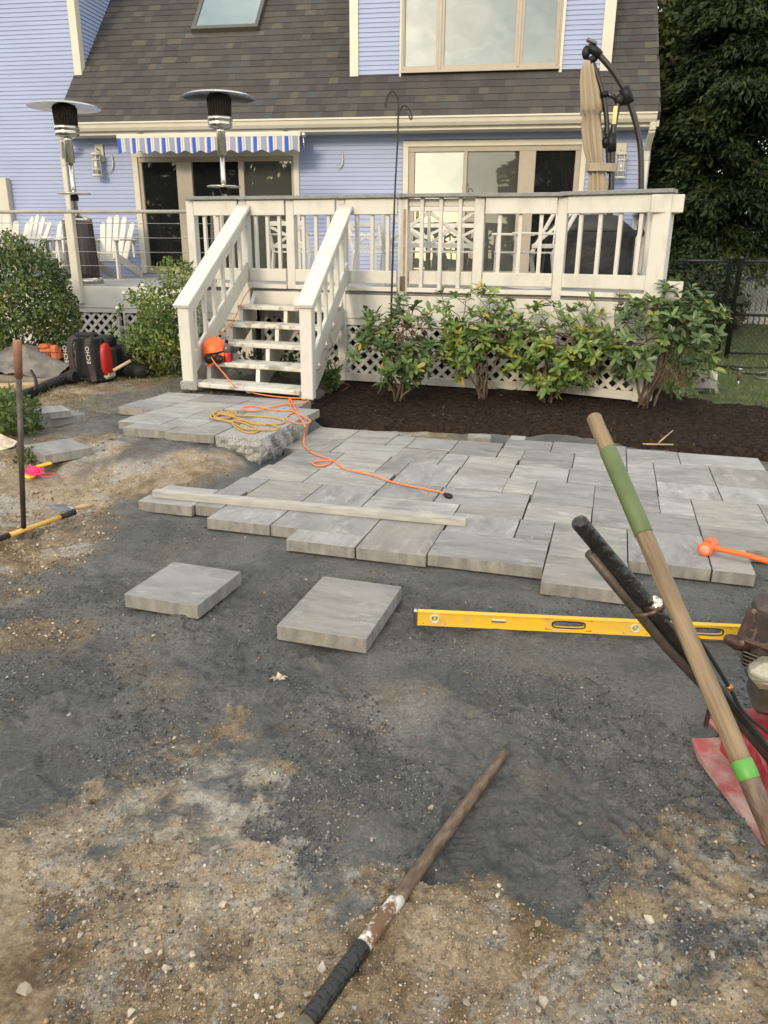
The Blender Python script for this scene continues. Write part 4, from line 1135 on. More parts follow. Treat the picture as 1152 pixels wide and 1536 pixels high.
# lower left part: fascia, lattice, cable railing
b = MB(); b.beam((-9.5, LY - .015, LZ - .15), (-3.5, LY - .015, LZ - .15), .035, .26, bev=.004); b.build('fascia', [M_whiteold], deck)
for k in range(4): lattice((-9.4 + k * 1.48, LY), (-9.4 + (k + 1) * 1.48 - .01, LY), .12, .66)
b = MB(); b.beam((-3.5, 8.32, DZ - .15), (-3.5, LY, DZ - .15), .035, .26, bev=.004); b.build('fascia', [M_white], deck)
pz = 1.79
b = MB(); b.tube([(-9.5, LY - .06, pz - .02), (-6, LY - .06, pz - .005), (-3.52, LY - .06, pz)], .021, 10); b.build('rail_pipe', [mat('grey_pipe', (0.33, 0.31, 0.26), 0.5)], deck)
for x in (-7.75, -5.50, -3.58):
    b = MB(); b.box((x, LY - .06, (pz - .03 + .70) / 2), (.10, .085, pz - .03 - .70), bev=.005); b.build('post', [M_cream], deck)
for k in range(5):
    z = pz - .135 - k * .165
    b = MB(); b.tube([(-9.5, LY - .06, z), (-3.55, LY - .06, z)], .0035, 5); b.build('cable', [M_steel], deck)

# ------------------------------------------------------------------ stairs
ST = dict(bl=Vector((-2.93, 6.66)), br=Vector((-1.74, 6.40)), tl=Vector((-2.86, 8.18)), tr=Vector((-1.74, 8.00)))
def sp(a, t):
    lo = ST['bl'].lerp(ST['br'], a); hi = ST['tl'].lerp(ST['tr'], a); return lo.lerp(hi, t)
stairs = thing('deck_stairs', 'white open-riser wooden stairs with sloped handrails down to the landing', 'stairs', (-2.35, 6.6, .15))
TZ = [.215, .368, .521, .674, .827]
for i, z in enumerate(TZ):
    t = (i + .42) / 5.35
    b = MB(); A, B_ = sp(.045, t), sp(.955, t)
    b.beam(v3(A, z - .02), v3(B_, z - .02), .285, .04, bev=.006); b.build('tread', [M_tread], stairs)
for a in (.06, .5, .94):
    A, B_ = sp(a, 0.0), sp(a, 1.0)
    ax = (B_ - A).normalized(); L = (B_ - A).length; sd = Vector((ax.y, -ax.x))
    pr = [(.02, .15)]
    for i, z in enumerate(TZ):
        s0 = L * (i + .42) / 5.35 - .13
        pr += [(s0, z - .041), (s0 + .262, z - .041)]
    pr += [(L, .935), (L, .66), (L * .3, .15)]
    M = Matrix(((ax.x, 0, sd.x, A.x), (ax.y, 0, sd.y, A.y), (0, 1, 0, 0), (0, 0, 0, 1)))
    b = MB(); b.prism(pr, -.019, .019, M); b.build('stringer', [M_whiteold], stairs)
b = MB(); A, B_ = sp(.05, 1.0), sp(.95, 1.0); b.beam(v3(A, .885), v3(B_, .885), .03, .135, bev=.004); b.build('top_riser', [M_whiteold], stairs)
for a, foot, top in ((0.0, (268, 580), (268, 452)), (1.0, (455, 600), (455, 458))):
    nb_ = sp(a, .0)
    zt = ony(282 if a == 0 else 455, 455, nb_.y).z
    b = MB(); b.box((nb_.x, nb_.y, (zt + .15) / 2), (.105, .105, zt - .15), bev=.006); b.build('newel_post', [M_white], stairs)
    if a == 0: b = MB(); b.box((nb_.x + .01, nb_.y + .0, .19), (.16, .15, .085), bev=.01); b.build('post_footing', [M_granite], stairs)
    hi = sp(a, 1.0); hz = DZ + .80
    lo3, hi3 = v3(nb_, zt), v3(hi, hz)
    d = (hi3 - lo3).normalized(); ext = lo3 - d * .09
    side = Vector((d.y, -d.x, 0)).normalized()
    b = MB(); b.beam(ext + Vector((0, 0, .02)), hi3 + Vector((0, 0, .02)), .15, .038, bev=.006); b.build('handrail', [M_white], stairs)
    inn = side * (.03 if a == 0 else -.03) * 1.0
    b = MB(); b.beam(lo3 + d * .02 - Vector((0, 0, .085)), hi3 - Vector((0, 0, .085)), .034, .135, bev=.005); b.build('upper_rail', [M_white], stairs)
    b = MB(); b.beam(lo3 + d * .02 - Vector((0, 0, .60)), hi3 - Vector((0, 0, .60)), .034, .165, bev=.005); b.build('lower_rail', [M_white], stairs)
    for k in range(6):
        c = lo3.lerp(hi3, (k + .75) / 6.6)
        z1, z0 = c.z - .10, c.z - .58
        link('baluster', bal, stairs, Matrix.Translation((c.x, c.y, (z0 + z1) / 2)) @ Matrix.Diagonal((1, 1, z1 - z0, 1)), True)

# ------------------------------------------------------------------ mulch bed
mx_ = np.arange(-1.95, 4.6, .035); my_ = np.arange(5.7, 8.4, .035)
X2, Y2 = np.meshgrid(mx_, my_)
edge = np.interp(X2, [-1.95, -1.5, -1.0, -.3, .4, 1.0, 1.75, 2.4, 5], [6.55, 6.12, 6.18, 6.16, 6.22, 6.02, 5.84, 5.6, 5.3])
nn_ = fbm(X2, Y2, 3, 3, 90) - .5
ins = sstep(-.08, .10, Y2 - edge + nn_ * .25) * sstep(-1.95, -1.80, X2) * sstep(4.6, 3.9, X2) * sstep(8.4, 8.1, Y2)
rb = np.interp(X2, [-2, 1.2, 1.9, 3.0, 5], [9, 9, 7.65, 7.45, 7.2])
ins = ins * sstep(.12, -.1, Y2 - rb + nn_ * .3)
Z2 = -.16 + .155 * ins + ins * (.05 * sstep(6.1, 7.0, Y2) + (fbm(X2, Y2, 14, 4, 93, .65) - .5) * .055 + (fbm(X2, Y2, 2.2, 2, 95) - .5) * .05)
Z2 = np.where(ins < .02, -.2, Z2)
n1, n2 = X2.shape
I = np.arange(n1 * n2).reshape(n1, n2)
Q = np.stack([I[:-1, :-1], I[:-1, 1:], I[1:, 1:], I[1:, :-1]], -1).reshape(-1, 4)
setp(link('mulch_bed', mesh('mulch_bed', np.stack([X2, Y2, Z2], -1).reshape(-1, 3).tolist(), Q.tolist(), M_mulch, smooth=True)), kind='structure')
def mz(x, y):
    j = int(np.clip(round((x + 1.95) / .035), 0, n2 - 1)); i = int(np.clip(round((y - 5.7) / .035), 0, n1 - 1)); return float(Z2[i, j])

# lawn on the right beyond the bed
def lawn_z(x, y): return .02 + .04 * (fbm(x, y, .6, 2, 97) - .5) + .004 * np.maximum(np.asarray(y) - 9, 0)
lx, ly = np.arange(1.5, 60, .5), np.arange(7.0, 60, .5)
X3, Y3 = np.meshgrid(lx, ly); Z3 = lawn_z(X3, Y3); n3, n4 = X3.shape
I = np.arange(n3 * n4).reshape(n3, n4); Q = np.stack([I[:-1, :-1], I[:-1, 1:], I[1:, 1:], I[1:, :-1]], -1).reshape(-1, 4)
setp(link('lawn', mesh('lawn', np.stack([X3, Y3, Z3], -1).reshape(-1, 3).tolist(), Q.tolist(), M_lawn, smooth=True)), kind='structure')

# ------------------------------------------------------------------ patio heaters
def heater(loc, label):
    o = thing('patio_heater', label, 'patio heater', loc, 0, 'steel patio heaters on the deck')
    def P(name, m_, fn): b = MB(); fn(b); return b.build(name, [m_], o, world=False)
    P('base', M_steel, lambda b: b.lathe([(.25, 0), (.25, .05), (.22, .075), (.19, .08)], n=28))
    tk = P('tank_housing', M_mocha, lambda b: b.lathe([(.215, .08), (.212, .12), (.185, .74), (.18, .76)], n=28))
    P('grip_slot', M_alu, lambda b: b.box((-.02, -.198, .50), (.13, .02, .05), None, 0, .02)) and None
    P('rating_plate', M_chalk, lambda b: b.box((-.01, -.2005, .36), (.085, .012, .20), Matrix.Rotation(-.045, 4, 'X'), 0, .002))
    P('shoulder', M_steel, lambda b: b.lathe([(.183, .755), (.185, .78), (.165, .80), (.05, .83), (.035, .87)], n=28))
    P('pole', M_steel, lambda b: b.lathe([(.030, .82), (.030, 1.50)], n=14))
    tr = P('tray', M_steel, lambda b: b.lathe([(.0, 1.085), (.18, 1.087), (.205, 1.092), (.205, 1.077), (.03, 1.072)], n=28))
    b = MB(); b.lathe([(.045, 1.00), (.05, 1.03), (.05, 1.06), (.035, 1.075)], n=14); b.build('tray_collar', [M_black], tr, world=False)
    P('neck_sleeve', M_steel, lambda b: b.lathe([(.048, 1.44), (.054, 1.45), (.052, 1.70), (.06, 1.74)], n=18))
    P('burner_bowl', M_steel, lambda b: b.lathe([(.06, 1.72), (.14, 1.745), (.145, 1.79), (.135, 1.80), (.15, 1.81), (.15, 1.85), (.13, 1.87)], n=28))
    bs = P('burner_screen', M_burner, lambda b: b.lathe([(.13, 1.86), (.14, 2.06), (.13, 2.09)], n=28))
    b = MB()
    for k in range(28):
        a = 2 * PI * k / 28; b.tube([(.134 * math.cos(a), .134 * math.sin(a), 1.87), (.144 * math.cos(a), .144 * math.sin(a), 2.06)], .004, 5)
    b.build('screen_bars', [M_darksteel], bs, world=False)
    rf = P('reflector', M_alu, lambda b: b.lathe([(.43, 2.060), (.428, 2.066), (.38, 2.086), (.25, 2.110), (.12, 2.120), (.10, 2.132), (.0, 2.134), (.0, 2.128), (.1, 2.112), (.25, 2.102), (.38, 2.078), (.43, 2.0595)], n=40, cap=False))
    return o
h1 = ony(125, 424, 9.66)
heater((h1.x, 9.68, LZ), 'tall steel patio heater behind the cable railing with brown tank housing')
h2 = ony(334, 250, 9.75)
heater((h2.x, 9.75, DZ + .03), 'tall steel patio heater in front of the awning behind the stairs')

# ------------------------------------------------------------------ adirondack chairs
def adirondack(loc, rz, label):
    o = thing('adirondack_chair', label, 'chair', loc, rz, 'white adirondack chairs along the wall')
    def P(name, fn): b = MB(); fn(b); return b.build(name, [M_white], o, world=False)
    for k, x in enumerate((-.20, -.10, 0, .10, .20)):
        top = .90 - (x / .2) ** 2 * .11
        def slat(b, x=x, top=top):
            A, B_ = Vector((x * .86, .12, .24)), Vector((x * 1.2, .40, top))
            b.beam(A, B_, .088, .02, up=(0, -1, .4), bev=.004)
            d = (B_ - A).normalized(); b.beam(B_, B_ + d * .028, .055, .018, up=(0, -1, .4), bev=.004)
        P('back_slat', slat)
    for k in range(5):
        t = k / 4; P('seat_slat', lambda b, t=t: b.box((0, -.34 + .46 * t, .375 - .13 * t), (.50, .085, .02), Matrix.Identity(4), 0, .004))
    for s in (-1, 1):
        P('arm', lambda b, s=s: b.box((s * .32, -.07, .555), (.12, .70, .022), None, 0, .006))
        P('leg', lambda b, s=s: b.box((s * .272, -.33, .27), (.03, .09, .545), None, 0, .004))
        P('side_rail', lambda b, s=s: b.beam((s * .245, -.38, .345), (s * .245, .58, .035), .025, .12, bev=.004))
        P('arm_brace', lambda b, s=s: b.beam((s * .295, .24, .30), (s * .295, .24, .545), .03, .06, up=(0, 1, 0), bev=.004))
    P('back_brace', lambda b: b.box((0, .30, .545), (.62, .03, .06), None, 0, .004))
for px, py, Y, rz, lab in ((36, 400, 11.55, -.25, 'white slatted armchair between the bay panel and the next armchair, half behind the round bush'), (92, 400, 11.35, -.12, 'white slatted armchair directly behind the cable railing post, left of the heater tank'),
                           (166, 400, 11.5, .06, 'white slatted armchair to the right of the brown heater tank'), (3, 400, 10.9, .5, 'white slatted armchair beside the cream bay panel, cut by the frame')):
    p = ony(px, py, Y)
    adirondack((p.x, Y, LZ), rz, lab)

# ------------------------------------------------------------------ white chairs with crossed backs
def xchair(name, loc, rz, label, w=.56, seat=.36, top=.72, lean=.12, nx_=1, rocker=False, arm=True):
    o = thing(name, label, 'bench' if nx_ > 1 else 'chair', loc, rz)
    def P(nm, fn): b = MB(); fn(b); return b.build(nm, [M_white], o, world=False)
    h = w / 2
    lz = .04 if rocker else 0
    for s in (-1, 1):
        P('leg', lambda b, s=s: b.beam((s * (h - .02), -.24, lz), (s * (h - .02), -.22, .56 if arm else seat), .035, .045, up=(0, 1, 0), bev=.004))
        P('leg', lambda b, s=s: b.beam((s * (h - .02), .26, lz), (s * (h - .02), .20, seat), .035, .045, up=(0, 1, 0), bev=.004))
        P('back_stile', lambda b, s=s: b.beam((s * (h - .02), .20, seat - .02), (s * (h - .02), .20 + lean, top), .04, .035, up=(0, 1, 0), bev=.004))
        if arm: P('arm', lambda b, s=s: b.box((s * (h - .01), -.03, .575), (.06, .52, .025), None, 0, .006))
        if rocker:
            def rk(b, s=s):
                pts = [(s * (h - .02), -.48 + .96 * k / 10, .06 * ((k - 5) / 5) ** 2 + .02) for k in range(11)]
                for a, c in zip(pts[:-1], pts[1:]): b.beam(a, c, .03, .045)
            P('rocker_runner', rk)
    for k in range(5): P('seat_slat', lambda b, k=k: b.box((0, -.22 + .105 * k, seat), (w - .04, .09, .02), None, 0, .004))
    P('top_rail', lambda b: b.beam((-h, .20 + lean, top), (h, .20 + lean, top), .032, .055, bev=.004))
    zb = seat + .07
    P('lower_back_rail', lambda b: b.beam((-h + .02, .215, zb), (h - .02, .215, zb), .025, .045, bev=.004))
    for k in range(nx_):
        a, c = -h + .04 + (w - .08) * k / nx_, -h + .04 + (w - .08) * (k + 1) / nx_
        yb, yt = .215, .20 + lean - .01
        P('cross_brace', lambda b, a=a, c=c: b.beam((a, yb, zb), (c, yt, top - .03), .022, .035, bev=.003))
        P('cross_brace', lambda b, a=a, c=c: b.beam((a, yt - .002, top - .03), (c, yb - .002, zb), .018, .035, bev=.003))
        if k: P('back_stile', lambda b, a=a: b.beam((a, .20, seat), (a, .20 + lean, top), .035, .035, up=(0, 1, 0), bev=.003))
    return o
p = ony(452, 400, 10.3); xchair('dining_chair', (p.x, 10.3, DZ), PI - .35, 'white cross-back armchair just behind the stairs, by the left sliding door', .62, .36, .70)
p = ony(573, 400, 10.9); xchair('dining_chair', (p.x - .05, 10.9, DZ), .9, 'white cross-back armchair against the siding, beside the right door trim', .58, .36, .72)
p = ony(645, 400, 9.15); xchair('garden_bench', (p.x, 9.15, DZ), PI + .03, 'white cross-back bench seen from behind, in front of the sky-reflecting pane', 1.05, .38, .82, .12, 2)
p = ony(660, 400, 11.0); xchair('garden_bench', (p.x, 11.0, DZ), .0, 'white cross-back bench facing the yard, close to the right sliding door', 1.05, .38, .72, .12, 2)
p = ony(800, 400, 9.2); xchair('rocking_chair', (p.x - .1, 9.2, DZ), -1.12, 'white rocking chair turned sideways behind the railing near the covered grill', .56, .38, .88, .30, 1, True)

# ------------------------------------------------------------------ covered grill
p = ony(880, 400, 9.75)
g = thing('covered_grill', 'barbecue grill under a black fabric cover behind the railing', 'grill', (p.x, 9.75, DZ))
b = MB()
for k, (z, sx, sy) in enumerate(((.01, .52, .30), (.3, .50, .29), (.55, .50, .29), (.60, .54, .31), (.70, .40, .30), (.78, .30, .24), (.80, .12, .1))):
    v_ = []
    for i in range(28):
        a = 2 * PI * i / 28
        ca, sa = math.copysign(abs(math.cos(a)) ** .45, math.cos(a)), math.copysign(abs(math.sin(a)) ** .45, math.sin(a))
        j = 1 + (.05 * math.sin(a * 9 + z * 4) if z < .6 else .02 * math.sin(a * 5))
        v_.append((p.x + sx * ca * j, 9.75 + sy * sa * j, DZ + z))
    b.v += v_
for k in range(6):
    for i in range(28): b.f.append((k * 28 + i, k * 28 + (i + 1) % 28, (k + 1) * 28 + (i + 1) % 28, (k + 1) * 28 + i)); b.m.append(0); b.sm.append(True)
b.f.append(tuple(range(6 * 28, 7 * 28))); b.m.append(0); b.sm.append(False)
b.build('cover', [M_cover], g)
b = MB()
for i in range(28):
    a, c = 2 * PI * i / 28, 2 * PI * (i + 1) / 28
sgn = lambda t: math.copysign(abs(t) ** .45, t)
b.tube([(p.x + .51 * sgn(math.cos(2 * PI * i / 40)), 9.75 + .30 * sgn(math.sin(2 * PI * i / 40)), DZ + .62) for i in range(41)], .012, 6, cap=False); b.build('cover_seam', [M_rubber], g)

# ------------------------------------------------------------------ folded cantilever umbrella
UY = 9.9
T = lambda x, y: ony(x, y, UY)
um = thing('cantilever_umbrella', 'folded tan cantilever umbrella with curved dark bronze arms', 'umbrella', (T(915, 400).x, UY, DZ))
rings = [(90, 884, 4), (93, 883, 8), (104, 882, 11), (122, 883, 13.5), (150, 886, 15.5), (170, 887, 17), (172, 887, 13.5), (195, 888, 15.5), (225, 891, 15), (246, 894, 12.5), (256, 895, 12), (275, 896, 14), (295, 896, 14.5), (318, 897, 13.5), (332, 899, 9)]
b = MB(); nf = 64
for j, (y, x, r) in enumerate(rings):
    c = T(x, y); R_ = abs(T(x + r, y).x - c.x)
    dr = .27 if 1 < j < 13 else .1
    for i in range(nf):
        a = 2 * PI * i / nf
        m_ = .9 + dr * math.cos(9 * a + .12 * j) * (1 if math.cos(9 * a + .12 * j) < 0 else .55) + .06 * math.cos(14 * a - .2 * j) + .04 * math.cos(3 * a + j * .5)
        b.v.append((c.x + R_ * m_ * math.cos(a), UY + R_ * m_ * .9 * math.sin(a), c.z + (.03 * math.cos(9 * a) if j in (5, 6, 14) else 0)))
for j in range(len(rings) - 1):
    for i in range(nf): b.f.append((j * nf + i, (j + 1) * nf + i, (j + 1) * nf + (i + 1) % nf, j * nf + (i + 1) % nf)); b.m.append(0); b.sm.append(True)
cn = b.build('canopy', [M_tan], um)
b = MB(); y0, y1 = T(0, 247).z, T(0, 257).z
pts = []
cs, ce = T(897, 252), T(916, 250)
prof = [(cs.x - .135, 0), (cs.x - .10, -.115), (cs.x, -.135), (ce.x, -.075), (ce.x + .06, -.03), (ce.x + .05, .03), (ce.x, .06), (cs.x, .13), (cs.x - .10, .115), (cs.x - .135, 0)]
for a_, c_ in zip(prof[:-1], prof[1:]): b.beam((a_[0], UY + a_[1], cs.z + .0), (c_[0], UY + c_[1], cs.z + .0), .006, .085, bev=.002)
b.build('strap', [M_tan], cn)
def spline(P_, n=6, closed=False):
    P_ = [Vector(q) for q in P_]; out = []
    for i in range(len(P_) - 1):
        a, bb, c, d = P_[max(i - 1, 0)], P_[i], P_[i + 1], P_[min(i + 2, len(P_) - 1)]
        for k in range(n):
            t = k / n
            out.append(.5 * ((2 * bb) + (-a + c) * t + (2 * a - 5 * bb + 4 * c - d) * t * t + (-a + 3 * bb - 3 * c + d) * t ** 3))
    return out + [P_[-1]]
base_ = T(911, 400); base_.z = DZ
b = MB(); b.tube(spline([T(928, 152), T(922, 181), T(919, 213), T(917, 281), base_]), .035, 10); b.build('mast', [M_bronze], um)
b = MB(); b.tube(spline([T(886, 87), T(893, 105), T(901, 129), T(907, 155), T(910, 181), T(911, 210), T(914, 260)]), .028, 10); b.build('inner_arm', [M_bronze], um)
b = MB(); b.tube(spline([T(883, 69), T(892, 75), T(903, 87), T(922, 110), T(938, 138), T(948, 165), T(956, 194), T(961, 226), T(962, 277), T(961, 330)]), .034, 10); b.build('outer_arm', [M_bronze], um)
for pts_, r_ in (([T(936, 132), T(940, 142), T(944, 155)], .062), ([T(884, 69), T(892, 76), T(900, 84)], .05), ([T(886, 85), T(890, 94)], .05), ([T(906, 138), T(907, 146)], .05), ([T(917, 200), T(917, 228)], .055), ([T(908, 205), T(914, 205)], .04)):
    b = MB(); b.tube(pts_, r_, 10); b.build('sleeve', [M_black], um)
b = MB(); b.tube([T(906, 141), T(917, 143), T(928, 151)], .026, 8); b.build('link_arm', [M_bronze], um)
for c_, r_ in ((T(930, 150), (.065, .05, .065)), (T(908, 214), (.05, .06, .06)), (T(879, 79), (.045, .045, .07))):
    b = MB(); b.blob(c_, r_, 10, 8, jit=0.03); b.build('knob', [M_black], um)
b = MB(); b.tube([T(884, 71), T(887, 62)], .022, 8); b.beam(T(880, 59), T(895, 66), .10, .03, bev=.008); b.build('crank_top', [mat('grey_knob', (0.12, 0.125, 0.12), .45)], um)
b = MB(); b.tube([T(961, 330), T(958, 340), T(958, 350), T(962, 356), T(965, 350), T(962, 342)], .02, 8); b.build('arm_foot', [M_black], um)
b = MB(); b.beam(T(923, 160) + Vector((.0, -.045, 0)), T(920, 187) + Vector((0, -.045, 0)), .045, .01, up=(0, -1, 0)); b.build('warning_label', [mat('label_yellow', (0.62, 0.56, 0.22), .6)], um)

# ------------------------------------------------------------------ shepherd's hook in the bed
HY = 7.66
T2 = lambda x, y: ony(x, y, HY)
sh = thing('shepherd_hook', 'thin dark double shepherd hook standing in the mulch before the deck', 'garden hook', (T2(586, 575).x, HY, .02))
ft = T2(584, 575); ft.z = -.02
b = MB(); b.tube(spline([T2(597, 178), T2(596.5, 210), T2(592, 300), T2(587, 457), ft], 4), [.008] * 9 + [.010] * 8, 8); b.build('pole', [M_pole], sh)
b = MB(); b.tube(spline([T2(597, 180), T2(598, 160), T2(596, 146), T2(590, 137), T2(583, 141), T2(580, 152), T2(579, 161), T2(577.5, 155)]), .007, 8); b.build('hook', [M_pole], sh)
b = MB(); b.tube(spline([T2(597, 190), T2(598, 172), T2(603, 160), T2(609, 159), T2(615, 166), T2(618, 176), T2(616, 179), T2(613, 172)]), .007, 8); b.build('hook', [M_pole], sh)

# ------------------------------------------------------------------ things on the stairs and landing
def zc8(pts, z): return [onz(160 + x / 3.6, 570 + y / 3.6, z) for x, y in pts]
s5 = lambda x, y, Y: ony(250 + x / 3.716, 270 + y / 3.716, Y)
cp = [s5(500, 590, 8.5), s5(475, 597, 8.05), s5(440, 640, 7.96), s5(415, 690, 7.74), s5(385, 760, 7.52), s5(335, 828, 7.30), s5(285, 865, 7.14), s5(240, 900, 6.98), s5(233, 950, 6.9), s5(262, 1010, 6.78), s5(320, 1080, 6.58), s5(375, 1148, 6.46)]
cp += zc8([(720, 45), (800, 72), (900, 88), (1000, 97), (1075, 100), (1088, 112), (1050, 126), (960, 132), (880, 150), (800, 166), (745, 158), (738, 145), (800, 140), (880, 158), (990, 165), (1015, 172), (985, 188), (973, 205), (990, 222), (1040, 236), (1090, 232), (1098, 218), (1060, 196), (1010, 170), (985, 120), (990, 100), (1005, 130), (1030, 180), (1068, 240)], .162)
cp += [onz(200 + x / 3.6, 620 + y / 3.6, z) for x, y, z in ((928, 88, .12), (922, 130, .05))]
cp += [onz(400 + x / 3.84, 630 + y / 3.84, .009) for x, y in ((217, 148), (262, 188), (330, 214), (375, 232), (352, 256), (295, 264), (266, 250), (285, 238), (340, 234), (390, 238), (420, 262), (460, 285), (540, 302), (620, 320), (700, 350), (800, 374), (900, 395), (1000, 415), (1030, 430))]
cord = thing('extension_cord', 'orange extension cord running down the stairs and across the pavers', 'cord', (cp[-1].x, cp[-1].y, 0))
b = MB(); b.tube(spline(cp, 5), .0056, 7); b.build('cable', [M_cord], cord)
e = cp[-1]; d = (cp[-1] - cp[-2]).normalized()
b = MB(); b.tube([e - d * .01, e + d * .025, e + d * .055], [.011, .018, .015], 8); b.tube([e + d * .03 + Vector((0, .02, .004)), e + d * .06 + Vector((0, .012, .006))], .009, 6); b.build('socket', [M_black], cord)
rp_ = zc8([(690, 180), (640, 180), (605, 172), (570, 188), (562, 205), (590, 218), (650, 222), (720, 228), (780, 250), (815, 268), (812, 282), (770, 288), (715, 268), (682, 240), (690, 218), (740, 220), (800, 240), (900, 242), (950, 236), (955, 222), (900, 205), (800, 197), (700, 192), (630, 185), (590, 178), (578, 195), (600, 212), (660, 206), (700, 186), (675, 176), (625, 184), (590, 200), (600, 215), (680, 232), (740, 268), (820, 276), (900, 271), (928, 262), (880, 246), (800, 232), (710, 210), (640, 196), (600, 186), (585, 205)], .16)
for k, q in enumerate(rp_): q.z += .006 * (k % 3) if k > 24 or k < 6 else .002
b = MB(); b.tube(spline(rp_, 5), .0075, 7); setp(b.build('rope', [M_rope]), 'loosely coiled ochre rope on the granite step and landing', 'rope')

hp = s5(285, 985, 7.0); hz = TZ[1]
hc = Vector((hp.x, 6.98, hz))
hm = thing('forestry_helmet', 'orange safety helmet with ear defenders resting on the stair tread', 'helmet', hc)
def hb(name, m_, fn): b = MB(); fn(b); return b.build(name, [m_], hm)
Mh = Matrix.Translation(hc + Vector((-.01, 0, .085))) @ Matrix.Rotation(-.5, 4, 'Y') @ Matrix.Rotation(.3, 4, 'X')
hb('shell', M_orange, lambda b: (b.lathe([(.142, -.045), (.135, -.04), (.128, .0), (.118, .06), (.085, .11), (.04, .135), (.0, .14)], n=28, M=Mh), b.box((0, -.13, -.042), (.16, .10, .008), Mh, 0, .003)))
for s in (-1, 1): hb('ear_cup', M_black, lambda b, s=s: b.lathe([(.02, -.025), (.042, -.02), (.045, .01), (.03, .028), (.0, .03)], n=16, M=Matrix.Translation(hc + Vector((.02 + s * .045, -.135, .035 - .0 * s))) @ Matrix.Rotation(PI / 2 * .9, 4, 'X')))
hb('visor', mat('grey_mesh_visor', (0.10, 0.11, 0.11), .5), lambda b: b.prism([(.0, 0), (.10, .0), (.17, .04), (.14, .075), (.02, .06)], -.004, .004, Matrix.Translation(hc + Vector((.09, .01, .01))) @ Matrix.Rotation(PI / 2, 4, 'X') @ Matrix.Rotation(-.35, 4, 'Y')))
hb('headband', M_black, lambda b: b.tube([hc + Vector((-.09, -.08, .06)), hc + Vector((-.03, -.14, .075)), hc + Vector((.05, -.13, .09)), hc + Vector((.11, -.05, .10))], .009, 7))
bp_ = Vector((s5(343, 985, 6.95).x, 6.93, TZ[1]))
bt = thing('bottle', 'small red fuel bottle with clear top standing on the stair tread', 'bottle', bp_)
b = MB(); b.lathe([(.034, 0), (.037, .005), (.037, .085), (.034, .09)], bp_, 18); b.build('label_sleeve', [M_red], bt)
b = MB(); b.lathe([(.035, .089), (.036, .12), (.028, .15), (.016, .165), (.014, .185), (.0, .186)], bp_, 18); b.build('neck', [mat('smoky_plastic', (0.10, 0.09, 0.09), .2)], bt)
b = MB(); b.lathe([(.017, .178), (.017, .20), (.012, .205), (0, .206)], bp_, 14); b.build('cap', [M_black], bt)

# ------------------------------------------------------------------ tools at the far left
def gp(x, y, z): p = onz(x, y, z); return p
# backpack blower
bp0 = onz(136, 578, .10); gb = gz(bp0.x, bp0.y)
bl = thing('backpack_blower', 'red and black backpack leaf blower standing on the dirt by the rose bush', 'leaf blower', (bp0.x, bp0.y, gb), -.12)
def bb(name, m_, fn, par=None): b = MB(); fn(b); return b.build(name, [m_], par or bl, world=False)
frame = bb('back_frame', M_black, lambda b: (b.box((0, 0, .22), (.30, .05, .44), Matrix.Rotation(-.12, 4, 'X'), 0, .03), b.box((0, .10, .03), (.32, .26, .05), None, 0, .02)))
bb('engine', M_black, lambda b: (b.box((.06, .20, .22), (.32, .20, .28), None, 0, .05), b.blob((.10, .16, .38), (.10, .09, .07), 12, 8, jit=.05, pw=.7), b.box((-.06, .1, .44), (.22, .12, .06), None, 0, .02)))
bb('engine_cover', M_red, lambda b: (b.blob((.16, .085, .22), (.032, .09, .16), 14, 10, jit=.03, pw=.6),))
bb('fuel_tank', mat('milky_tank', (0.48, 0.45, 0.36), .4), lambda b: b.box((.13, .10, .075), (.11, .16, .085), None, 0, .025))
bb('fan_housing', M_black, lambda b: b.lathe([(.02, -.05), (.17, -.05), (.18, 0), (.16, .04), (.05, .05)], n=24, M=Matrix.Translation((-.01, .10, .19)) @ Matrix.Rotation(PI / 2, 4, 'X')))
M_strap = mat('charcoal_webbing', (0.045, 0.036, 0.035), .85, bump=.3)
for s in (-1, 1):
    def st(b, s=s):
        pts = spline([(s * .085, -.02, .43), (s * .095, -.085, .42), (s * .10, -.115, .33), (s * .105, -.105, .2), (s * .11, -.085, .10), (s * .12, -.10, .03)], 4)
        for a_, c_ in zip(pts[:-1], pts[1:]): b.beam(a_, c_, .065, .018, up=(0, -1, .2), bev=.004)
    sp_ = bb('strap', M_strap, st)
    cu = bpy.data.curves.new('strap_lettering', 'FONT'); cu.body = 'ECHO'; cu.size = .06; cu.align_x = 'CENTER'; cu.extrude = .001
    to = bpy.data.objects.new('strap_lettering', cu); COL.objects.link(to)
    dgp = bpy.context.evaluated_depsgraph_get(); tme = bpy.data.meshes.new_from_object(to.evaluated_get(dgp)); bpy.data.objects.remove(to)
    tme.materials.clear(); tme.materials.append(M_white)
    lo_ = link('strap_lettering', tme, sp_, Matrix.Translation((s * .085, -.124, .28)) @ Matrix.Rotation(-PI / 2, 4, 'Y') @ Matrix.Rotation(PI / 2, 4, 'X') @ Matrix.Rotation(PI, 4, 'Y') if False else Matrix.Translation((s * .125, -.126, .285)) @ Matrix.Rotation(PI / 2 + .05, 4, 'X') @ Matrix.Rotation(PI / 2, 4, 'Z'))
tp = [onz(x, y, z) for x, y, z in ((114, 566, .20), (100, 568, .18), (88, 573, .165), (74, 579, .15), (66, 583, .15))]
b = MB(); pts = spline(tp, 6); b.tube(pts, [.052 + (.006 if i % 2 else -.003) for i in range(len(pts))], 12, smooth=False); b.build('bellows_tube', [M_black], bl)
tp = [onz(x, y, z) for x, y, z in ((67, 582, .15), (45, 590, .14), (20, 600, .135), (-15, 613, .13))]
